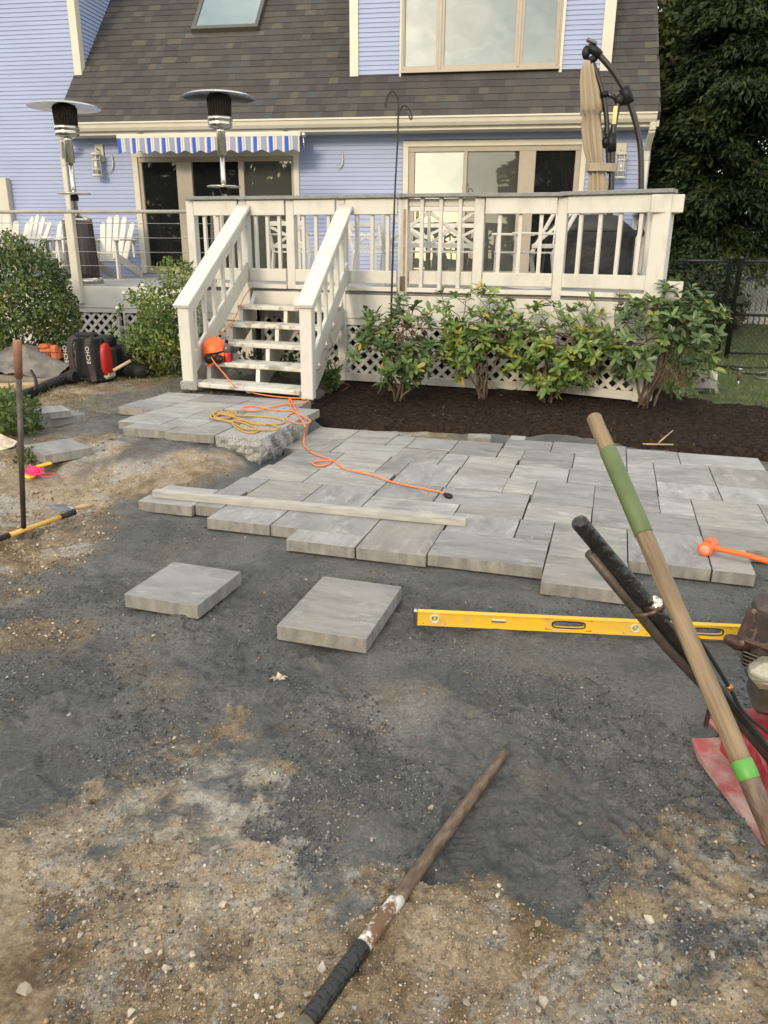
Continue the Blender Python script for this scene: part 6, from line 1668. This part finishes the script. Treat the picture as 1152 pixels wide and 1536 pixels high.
def rhodo(px, py, label, w, h, seed, leafm, ntip=70, lsz=.085, top_px=None, lean=0.0):
    q = np.random.default_rng(seed)
    p = onz(px, py, .02)
    o = thing('rhododendron', label, 'shrub', (p.x, p.y, mz(p.x, p.y) - .02), 0, 'rhododendrons along the deck')
    zb = mz(p.x, p.y) - .02
    tips = []
    b = MB()
    for k in range(9):
        a = q.uniform(0, 2 * PI); r = q.uniform(.12, .42) * w
        e = Vector((p.x + lean * .3 + r * math.cos(a), p.y + r * .7 * math.sin(a), zb + h * q.uniform(.45, .75)))
        b.tube(curvy((p.x + q.normal(0, .03), p.y + q.normal(0, .03), zb - .01), e, 5, .035, q), [.013, .012, .010, .009, .007, .005], 6)
        for j in range(5):
            e2 = Vector((p.x + lean + q.uniform(-.5, .5) * w, p.y + q.uniform(-.4, .35) * w, zb + h * q.uniform(.35, 1.0)))
            dd = e2 - e
            if dd.length > .42: e2 = e + dd * .42 / dd.length
            b.tube(curvy(e, e2, 3, .02, q), [.005, .004, .0035, .003], 5, cap=False); tips.append(e2)
    b.build('stems', [M_stem], o)
    T_ = []
    while len(T_) < ntip:
        u = q.normal(0, 1, 3); u /= np.linalg.norm(u); r = q.uniform(.45, 1.0) ** .6
        c = np.array((p.x + lean + u[0] * r * w * .52, p.y + u[1] * r * w * .40, zb + h * .55 + u[2] * r * h * .45))
        # uneven outline: drop some sectors
        if fbm([c[0] * 3], [c[2] * 3 + seed], 1.3, 2, seed)[0] < .40: continue
        T_.append(c)
    for t in tips: T_.append(np.array(t))
    P, D, N_, R_, L_ = [], [], [], [], []
    for c in T_:
        out = c - np.array((p.x + lean * .5, p.y, zb + h * .45)); out /= np.linalg.norm(out) + 1e-6
        ax = out * .5 + np.array((0, -.15, .8)) + q.normal(0, .25, 3); ax /= np.linalg.norm(ax)
        t1 = np.cross(ax, (1, .3, .1)); t1 /= np.linalg.norm(t1); t2 = np.cross(ax, t1)
        n = q.integers(7, 12); base = q.uniform(0, 6.28); rr = np.clip(q.normal(.48, .22), 0, .93)
        for k in range(n):
            a = base + 2 * PI * k / n + q.normal(0, .2); el = q.uniform(-.25, .9)
            d = (t1 * math.cos(a) + t2 * math.sin(a)) * math.cos(el) + ax * math.sin(el)
            P.append(c + ax * q.uniform(-.02, .02)); D.append(d); N_.append(ax + q.normal(0, .1, 3)); R_.append(1.0 if q.random() < .012 else np.clip(rr + q.normal(0, .12), 0, .95)); L_.append(lsz * q.uniform(.5, 1.2))
    P, D, N_, L_ = map(np.array, (P, D, N_, L_))
    me = leaf_mesh('foliage', P - np.array(o.location), D, N_, L_, L_ * .38, leafm, np.array(R_), .10, .12, True)
    lf = link('foliage', me, o)
rhodo(598, 606, 'dark green rhododendron next to the stairs and shepherd hook', .80, .96, 41, G_rhodo, 105, .095)
rhodo(722, 603, 'upright green rhododendron in front of the middle of the lattice', .70, 1.06, 42, G_rhodo2, 90, .095, lean=-.08)
rhodo(822, 606, 'yellowing light green rhododendron with orange leaves before the lattice', .96, .97, 43, G_rhodo2, 120, .095, lean=.03)
rhodo(962, 612, 'tall rhododendron at the deck corner with bare lower stems', 1.10, 1.12, 44, G_rhodo, 150, .10, lean=.14)

def bush(name, label, cat, c, rad, n, leafm, lsz, seed, stems=8, gap=.38, ground=None, shell=.55, narrow=.5):
    """leaf cloud with clumps and gaps around c (x, y, z)"""
    q = np.random.default_rng(seed)
    gz0 = ground if ground is not None else c[2] - rad[2]
    o = thing(name, label, cat, (c[0], c[1], gz0))
    b = MB()
    for k in range(stems):
        u = unit(1, q)[0]
        e = np.array(c) + u * np.array(rad) * q.uniform(.4, .85)
        e[2] = max(e[2], gz0 + .15)
        b.tube(curvy((c[0] + q.normal(0, .07), c[1] + q.normal(0, .05), gz0 - .02), e, 5, .05, q), [.012, .011, .009, .007, .005, .003], 6)
    b.build('stems', [M_stem], o)
    m = n * 3
    u = unit(m, q); r = shell + (1 - shell) * q.random(m) ** .6
    lump = 1 + .22 * (fbm(u[:, 0] * 2 + u[:, 1], u[:, 2] * 2 - u[:, 1], 1.6, 3, seed) - .5) * 2
    P = np.array(c) + u * np.array(rad) * (r * lump)[:, None]
    keep = (fbm(P[:, 0] * 5 + P[:, 1] * 3, P[:, 2] * 5, 1.0, 3, seed + 3) > gap) & (P[:, 2] > gz0 + .02)
    P, u = P[keep][:n], u[keep][:n]
    D = u * .5 + unit(len(P), q) * .9 + np.array((0, 0, .1)); N_ = u + unit(len(P), q) * .6
    cl = fbm(P[:, 0] * 4, P[:, 2] * 4 + P[:, 1] * 2, 1.5, 2, seed + 9)
    R_ = np.clip(.45 + (cl - .5) * 1.1 + q.normal(0, .16, len(P)), 0, 1)
    L_ = lsz * q.uniform(.6, 1.25, len(P))
    link('foliage', leaf_mesh('foliage', P - np.array(o.location), D, N_, L_, L_ * narrow, leafm, R_, .15, .08), o)
    return o
pc = ony(28, 428, 7.9)
bush('round_bush', 'dense rounded green bush in front of the cable railing, cut by the frame', 'bush', (pc.x - .1, 7.95, .76), (.66, .55, .74), 12500, G_box, .055, 61, 10, .26, ground=.05, shell=.62)
pc = ony(222, 480, 7.4)
bush('rose_bush', 'loose light green rose bush beside the left stair post', 'bush', (pc.x, 7.55, .55), (.46, .36, .52), 3600, G_rose, .052, 62, 16, .40, ground=.08, shell=.3)
pc = ony(255, 405, 7.7)
bush('rose_bush', 'taller darker rose canes rising against the left sliding door', 'bush', (pc.x, 7.85, .95), (.28, .26, .42), 1100, G_rose, .05, 63, 8, .44, ground=.1, shell=.25)
pc = ony(500, 530, 7.5)
bush('vine', 'thin leafy vine climbing the right stair stringer', 'vine', (pc.x, 7.35, .36), (.11, .10, .42), 420, G_rose, .05, 64, 5, .45, ground=-.02, shell=.2)
pc = ony(430, 560, 7.8)
bush('weed_clump', 'leafy weeds growing in the shade under the stairs', 'weeds', (pc.x - .15, 7.75, .22), (.42, .14, .22), 420, G_weed, .055, 65, 8, .45, ground=.02, shell=.2)
pc = onz(10, 650, .1)
bush('weed_clump', 'bright green weeds beside the edging slab at the dirt edge', 'weeds', (pc.x - .05, pc.y, .2), (.30, .34, .22), 1500, G_weed, .045, 66, 10, .42, ground=.03, shell=.2)
pc = onz(45, 690, .05)
bush('weed_clump', 'small weed tuft in front of the square edging slab', 'weeds', (pc.x, pc.y, .06), (.10, .10, .08), 220, G_weed, .035, 67, 4, .4, ground=-.01, shell=.2)
# rose flowers
for i, (x, y) in enumerate(((186, 440), (214, 428), (176, 462))):
    p = ony(x, y, 7.38)
    b = MB(); b.blob((0, 0, 0), (.022, .022, .019), 10, 7, i, .12)
    o = b.build('rose_bloom', [M_white]); o.location = p; setp(o, 'small white rose bloom on the light green rose bush', 'flower', 'white rose blooms')

def tree(name, label, base, h, trunk_r, crown, n, leafm, lsz, seed, kind='broad', lean=(0, 0), limbs=14, z00=.12):
    q = np.random.default_rng(seed)
    o = thing(name, label, 'tree', base)
    bx, by, bz = base
    tp = [Vector((bx + lean[0] * t + q.normal(0, .05), by + lean[1] * t, bz + h * t - .05)) for t in np.linspace(0, .92, 9)]
    b = MB(); b.tube(tp, list(np.linspace(trunk_r, trunk_r * .18, 9)), 10); tr = b.build('trunk', [M_bark], o)
    P = []; rr = []
    b = MB()
    if kind == 'conifer':
        z = z00
        while z < .97:
            w = crown * (1 - z) ** .62 * q.uniform(.82, 1.12)
            c = Vector((bx + lean[0] * z, by + lean[1] * z, bz + h * z))
            for k in range(7):
                a = q.uniform(0, 2 * PI); L = w * q.uniform(.7, 1.1)
                e = c + Vector((math.cos(a) * L, math.sin(a) * L, -L * .22 + q.normal(0, .06)))
                b.tube([c, c.lerp(e, .5) + Vector((0, 0, .07 * L)), e], [.022, .014, .005], 5, cap=False)
                m = max(6, int(n * L / (crown * 190)))
                t = q.random(m) ** .55
                sp_ = q.normal(0, .12, (m, 3)) * (0.5 + L * .35) * np.array((1, 1, .55))
                ln = np.array(c)[None] + (np.array(e) - np.array(c))[None] * t[:, None] + sp_
                ln[:, 2] += .07 * L * 4 * t * (1 - t) - .10 * t
                P.append(ln); rr.append(np.clip(np.full(m, q.normal(.42, .16)) + q.normal(0, .14, m), 0, 1))
            z += .021
    else:
        for k in range(limbs):
            t = q.uniform(.25, .95); c = Vector((bx + lean[0] * t, by + lean[1] * t, bz + h * t))
            a = q.uniform(0, 2 * PI); L = crown * q.uniform(.5, 1.0) * (1.15 - t * .6)
            e = c + Vector((math.cos(a) * L, math.sin(a) * L, L * q.uniform(.2, .8)))
            pts = curvy(c, e, 5, .18, q); b.tube(pts, list(np.linspace(trunk_r * .42 * (1 - t * .6), .02, 6)), 7)
            for j in range(8):
                s = q.uniform(.3, 1.0); c2 = c.lerp(e, s); a2 = q.uniform(0, 2 * PI); L2 = L * q.uniform(.25, .5)
                e2 = c2 + Vector((math.cos(a2) * L2, math.sin(a2) * L2, L2 * q.uniform(-.3, .7)))
                b.tube(curvy(c2, e2, 3, .08, q), [.035, .025, .015, .008], 5, cap=False)
                m = n // (limbs * 8)
                cl = np.array(e2)[None] + q.normal(0, 1, (m, 3)) * np.array((.55, .55, .38)) * crown * .20
                P.append(cl); rr.append(np.clip(np.full(m, q.normal(.45, .15)) + q.normal(0, .15, m), 0, 1))
    b.build('limbs', [M_bark], o)
    P = np.concatenate(P); R_ = np.concatenate(rr)
    if kind == 'conifer': D = np.stack([P[:, 0] - bx, P[:, 1] - by, -np.full(len(P), .6)], 1) + unit(len(P), q) * .9
    else: D = unit(len(P), q) + np.array((0, 0, -.3))
    L_ = lsz * q.uniform(.6, 1.3, len(P))
    link('crown', leaf_mesh('crown', P - np.array(base), D, unit(len(P), q) + np.array((0, 0, .8)), L_, L_ * (.34 if kind == 'conifer' else .6), leafm, R_, .12, .1), o)
    return o
# the dark hemlocks beside the house and the broadleaf trees behind
tree('hemlock_tree', 'dense dark hemlock right beside the deck and house corner', (3.35, 14.8, .05), 7.4, .12, 2.1, 110000, G_ever, .13, 71, 'conifer', z00=.20)
tree('hemlock_tree', 'dense dark hemlock growing behind the black chain-link fence', (6.6, 16.4, .05), 7.0, .13, 2.4, 90000, G_ever, .13, 72, 'conifer', z00=.27)
tree('oak_tree', 'tall leaning oak behind the house ridge with sky showing through', (6.5, 21.5, .1), 15.5, .30, 4.3, 38000, G_oak, .22, 73, 'broad', (2.2, 0), 16)
tree('oak_tree', 'tall oak at the back of the yard behind the hemlocks', (10.5, 24.0, .1), 15.0, .28, 4.2, 34000, G_oak, .22, 74, 'broad', (1.5, 0), 15)
tree('oak_tree', 'tall leafy oak rising directly above the hemlock by the house', (4.4, 23.5, .1), 14.0, .26, 3.8, 40000, G_oak, .22, 75, 'broad', (.4, 0), 14)
tree('maple_tree', 'leafy maple close behind the house corner filling the gap beside the roof', (3.3, 18.2, .1), 9.5, .14, 2.6, 46000, G_oak, .17, 78, 'broad', (.2, 0), 20)
# distant woods behind the camera, mirrored in the lower panes
q = np.random.default_rng(140); P = []
for x0, x1, n, hh in ((-34, -11, 5200, 7.5), (-1.2, 22, 5200, 7.0)):
    x = q.uniform(x0, x1, n); top = hh * (.62 + .55 * fbm(x, x * 0, .35, 3, 141)); P.append(np.stack([x, q.uniform(-30, -25, n), top * q.random(n) ** .75], 1))
P = np.concatenate(P); n = len(P)
setp(link('woods', leaf_mesh('woods', P, unit(n, q), unit(n, q), .75, .55, G_oak, q.random(n), .12, .1)), 'far line of woods mirrored in the glass of the sliding doors', 'woods', kind='stuff')
# shade shrub under the hemlocks
bush('understory_shrub', 'dark shrub at the foot of the hemlock behind the deck corner', 'bush', (2.6, 12.9, .75), (.75, .5, .75), 4200, G_ever, .10, 76, 8, .34, ground=.03, shell=.4)
bush('understory_shrub', 'low dark shrub just inside the chain-link fence', 'bush', (3.15, 13.9, .45), (.6, .4, .45), 2600, G_ever, .10, 77, 8, .34, ground=.03, shell=.4)

# grass
def grass(name, label, region, n, hgt, seed, zfun, m_=G_grass, mask=None):
    q = np.random.default_rng(seed)
    x, y = q.uniform(region[0], region[1], n), q.uniform(region[2], region[3], n)
    if mask is not None:
        k = mask(x, y, q); x, y = x[k], y[k]
    n = len(x)
    P = np.stack([x, y, zfun(x, y)], 1)
    D = np.stack([q.normal(0, .4, n), q.normal(0, .4, n), np.ones(n)], 1)
    L_ = hgt * q.uniform(.5, 1.3, n)
    o = link(name, leaf_mesh(name, P, D, unit(n, q), L_, L_ * .16, m_, np.clip(q.normal(.45, .25, n), 0, 1), .05, .25))
    setp(o, label, 'grass', kind='stuff')
grass('grass', 'mown green lawn beside the deck and beyond the fence', (1.9, 9.5, 7.4, 19), 42000, .06, 81, lawn_z, mask=lambda x, y, q: (y > np.interp(x, [1.2, 1.9, 3.0, 10], [8.1, 7.75, 7.5, 7.0])) & (q.random(len(x)) < np.clip(9 / y, .35, 1)))
grass('grass', 'sparse grass and straw on the dirt around the blower', (-4.6, -2.5, 5.9, 7.6), 900, .05, 82, lambda x, y: ground_z(x, y), mask=lambda x, y, q: fbm(x, y, 2.5, 2, 150) > .52)
M_straw = leafmat('straw', [(0, (.26, .19, .10)), (1, (.40, .30, .17))], .8, .2)
def straw(name, label, region, n, seed):
    q = np.random.default_rng(seed); x, y = q.uniform(region[0], region[1], n), q.uniform(region[2], region[3], n)
    P = np.stack([x, y, ground_z(x, y) + .008], 1); D = np.stack([q.normal(0, 1, n), q.normal(0, 1, n), q.normal(.05, .12, n)], 1)
    setp(link(name, leaf_mesh(name, P, D, np.tile((0, 0, 1.), (n, 1)), q.uniform(.03, .10, n), .0035, M_straw, q.random(n), 0, 0)), label, 'straw', kind='stuff')
straw('straw', 'dry straw and clippings on the dirt behind the landing', (-4.6, -2.6, 5.7, 7.5), 5500, 83)
# mulch chips
q = np.random.default_rng(90); n = 9000
x, y = q.uniform(-1.8, 3.6, n), q.uniform(5.75, 7.9, n)
z = np.array([mz(a, c) for a, c in zip(x, y)]); k = z > -.05; x, y, z = x[k], y[k], z[k]; n = len(x)
G_chip = leafmat('mulch_chip', [(0, (.010, .007, .005)), (.8, (.04, .024, .015)), (1, (.13, .09, .06))], .9, .05, .2)
setp(link('mulch_chips', leaf_mesh('mulch_chips', np.stack([x, y, z + .004], 1), np.stack([q.normal(0, 1, n), q.normal(0, 1, n), q.normal(.1, .25, n)], 1), np.stack([q.normal(0, .3, n), q.normal(0, .3, n), np.ones(n)], 1), q.uniform(.015, .05, n), q.uniform(.006, .014, n), G_chip, np.clip(q.random(n) ** 1.5, 0, 1), .1, 0)), 'dark shredded bark chips covering the planting bed', 'mulch', kind='stuff')
# dry ornamental stalks at the deck corner
def stalks(label, c, n, h, seed, m_):
    q = np.random.default_rng(seed); P = np.array(c) + q.normal(0, .05, (n, 3)) * np.array((1, 1, 0)); D = np.stack([q.normal(.15, .5, n), q.normal(-.2, .4, n), np.ones(n)], 1)
    setp(link('stalk_clump', leaf_mesh('stalk_clump', P, D, unit(n, q), h * q.uniform(.5, 1.2, n), .009, m_, q.random(n), .05, .25)), label, 'grass clump')
p = onz(1010, 590, .03); stalks('dry straw-coloured stalks behind the tall corner rhododendron', (p.x, p.y, .0), 130, .42, 84, M_straw)
p = onz(1020, 575, .03); stalks('green strappy leaves at the deck corner near the grey bracket', (p.x, p.y, .0), 110, .45, 85, G_weed)

# ------------------------------------------------------------------ right edge: fences, hose, tap
M_fence = mat('black_fence', (.010, .011, .011), .45, var=.2)
FY = 11.1
fl = thing('chain_link_fence', 'black chain-link fence with gate post on the lawn edge', 'fence', (3.2, FY, 0))
ftop = ony(1120, 392, FY).z
for px in (1083, 1098, 1230, 1360):
    x = ony(px, 480, FY).x
    b = MB(); b.lathe([(.032, -.02), (.032, ftop + .03), (.036, ftop + .035), (.02, ftop + .06), (0, ftop + .065)], (x, FY, 0), 12); b.build('post', [M_fence], fl)
xa, xb = ony(1098, 480, FY).x, ony(1360, 480, FY).x
for z in (ftop, ftop * .47, .10): b = MB(); b.tube([(xa, FY, z), (xb, FY, z)], .018 if z > .2 else .012, 8); b.build('rail', [M_fence], fl)
xl = ony(1040, 480, FY).x
b = MB(); b.tube([(xl - .3, FY, ftop), (ony(1083, 480, FY).x, FY, ftop)], .018, 8); b.build('rail', [M_fence], fl)
b = MB(); st = .058; k = xl - .3 - ftop
def wire(a, c):
    d = Vector(c) - Vector(a)
    b.tube([a, c], .0024, 3, cap=False, smooth=False)
while k < xb + .1:
    for s in (1, -1):
        z0, z1 = .06, ftop
        a0, a1 = (k, k + (z1 - z0)) if s == 1 else (k + (z1 - z0), k)
        A, C_ = Vector((a0, FY - .02, z0)), Vector((a1, FY - .02, z1))
        lo_, hi_ = xl - .3, xb
        d = C_ - A; t0_, t1_ = 0., 1.
        for lim, sg in ((lo_, 1), (hi_, -1)):
            fa, fc_ = (A.x - lim) * sg, (C_.x - lim) * sg
            if fa < 0 and fc_ < 0: t0_, t1_ = 1., 0.; break
            if fa < 0: t0_ = max(t0_, fa / (fa - fc_))
            elif fc_ < 0: t1_ = min(t1_, fa / (fa - fc_))
        if t1_ > t0_: wire(A + d * t0_, A + d * t1_)
    k += st
setp(b.build('wire_mesh', [M_fence], fl), kind='stuff')
b = MB(); x = ony(1104, 480, FY).x; b.box((x, FY - .04, ftop * .62), (.10, .03, .10), None, 0, .008); b.build('gate_latch', [M_fence], fl)

PY = 16.5
x0, x1 = ony(1108, 430, PY).x, ony(1420, 430, PY).x
zt, zb_ = ony(1130, 398, PY).z, ony(1130, 452, PY).z
pf = thing('picket_fence', 'white picket fence far back beyond the chain-link fence', 'fence', (x0, PY, 0))
pk = MB(); pk.prism([(-.038, 0), (.038, 0), (.038, zt - .05), (0, zt), (-.038, zt - .05)], -.01, .01, Matrix.Rotation(PI / 2, 4, 'X')); pk = pk.mesh('picket', [M_white])
x = x0
while x < x1: link('picket', pk, pf, Matrix.Translation((x, PY, 0)), True); x += .105
for z in (.25, zt - .25): b = MB(); b.beam((x0 - .1, PY + .03, z), (x1, PY + .03, z), .04, .08); b.build('rail', [M_white], pf)

# hose, tap and grey bracket
hp = [(1086, 548), (1120, 551), (1175, 552), (1210, 558), (1175, 562), (1120, 560), (1095, 552), (1075, 548)]
pts = [onz(x, y, .06) for x, y in hp]; b = MB(); b.tube(spline(pts, 6), .012, 8); setp(b.build('garden_hose', [M_rubber]), 'black garden hose lying on the grass by the fence', 'hose')
hp = [(1130, 562), (1150, 558), (1180, 558), (1190, 564), (1160, 568), (1138, 567), (1130, 562)]
pts = [onz(x, y, .05) for x, y in hp]; b = MB(); b.tube(spline(pts, 6), .009, 8); setp(b.build('garden_hose', [mat('grey_hose', (.15, .16, .15), .5)]), 'thin grey hose loop lying on the grass beside the black hose', 'hose')
tp_ = onz(1106, 579, .03)
tap = thing('standpipe', 'short copper garden tap pipe standing in the grass', 'tap', tp_)
b = MB(); b.tube([tp_ - Vector((0, 0, .04)), tp_ + Vector((0, 0, .07))], .013, 8); b.build('pipe', [M_alu], tap)
b = MB(); b.tube([tp_ + Vector((0, 0, .06)), tp_ + Vector((0, 0, .17))], .016, 8); b.tube([tp_ + Vector((-.01, 0, .15)), tp_ + Vector((.05, -.02, .15))], .012, 8); b.build('valve', [M_rust], tap)
b = MB(); b.lathe([(.0, .17), (.025, .175), (.025, .185), (0, .19)], tp_, 10); b.build('wheel', [M_alu], tap)
gbp = onz(1052, 590, .03)
gb_ = thing('grey_bracket', 'grey trapezoid metal bracket with a hole leaning at the deck corner', 'bracket', gbp)
Mx = Matrix.Translation(gbp) @ Matrix.Rotation(.12, 4, 'Z') @ Matrix.Rotation(PI / 2 - .35, 4, 'X')
b = MB(); b.prism([(-.16, .0), (-.13, .0), (-.11, .05), (.12, .05), (.14, 0), (.17, 0), (.13, .15), (.10, .21), (-.07, .22), (-.11, .19)], -.012, .012, Mx); b.build('plate', [M_concrete], gb_)
b = MB(); b.tube([Mx @ Vector((.01, .13, -.02)), Mx @ Vector((.01, .13, .0145))], .02, 12); b.build('hole', [M_dark], gb_)
b = MB(); b.box(gbp + Vector((.02, .12, .12)), (.28, .06, .2), None, 0, .05); b.build('back_pan', [M_whiteold], gb_)
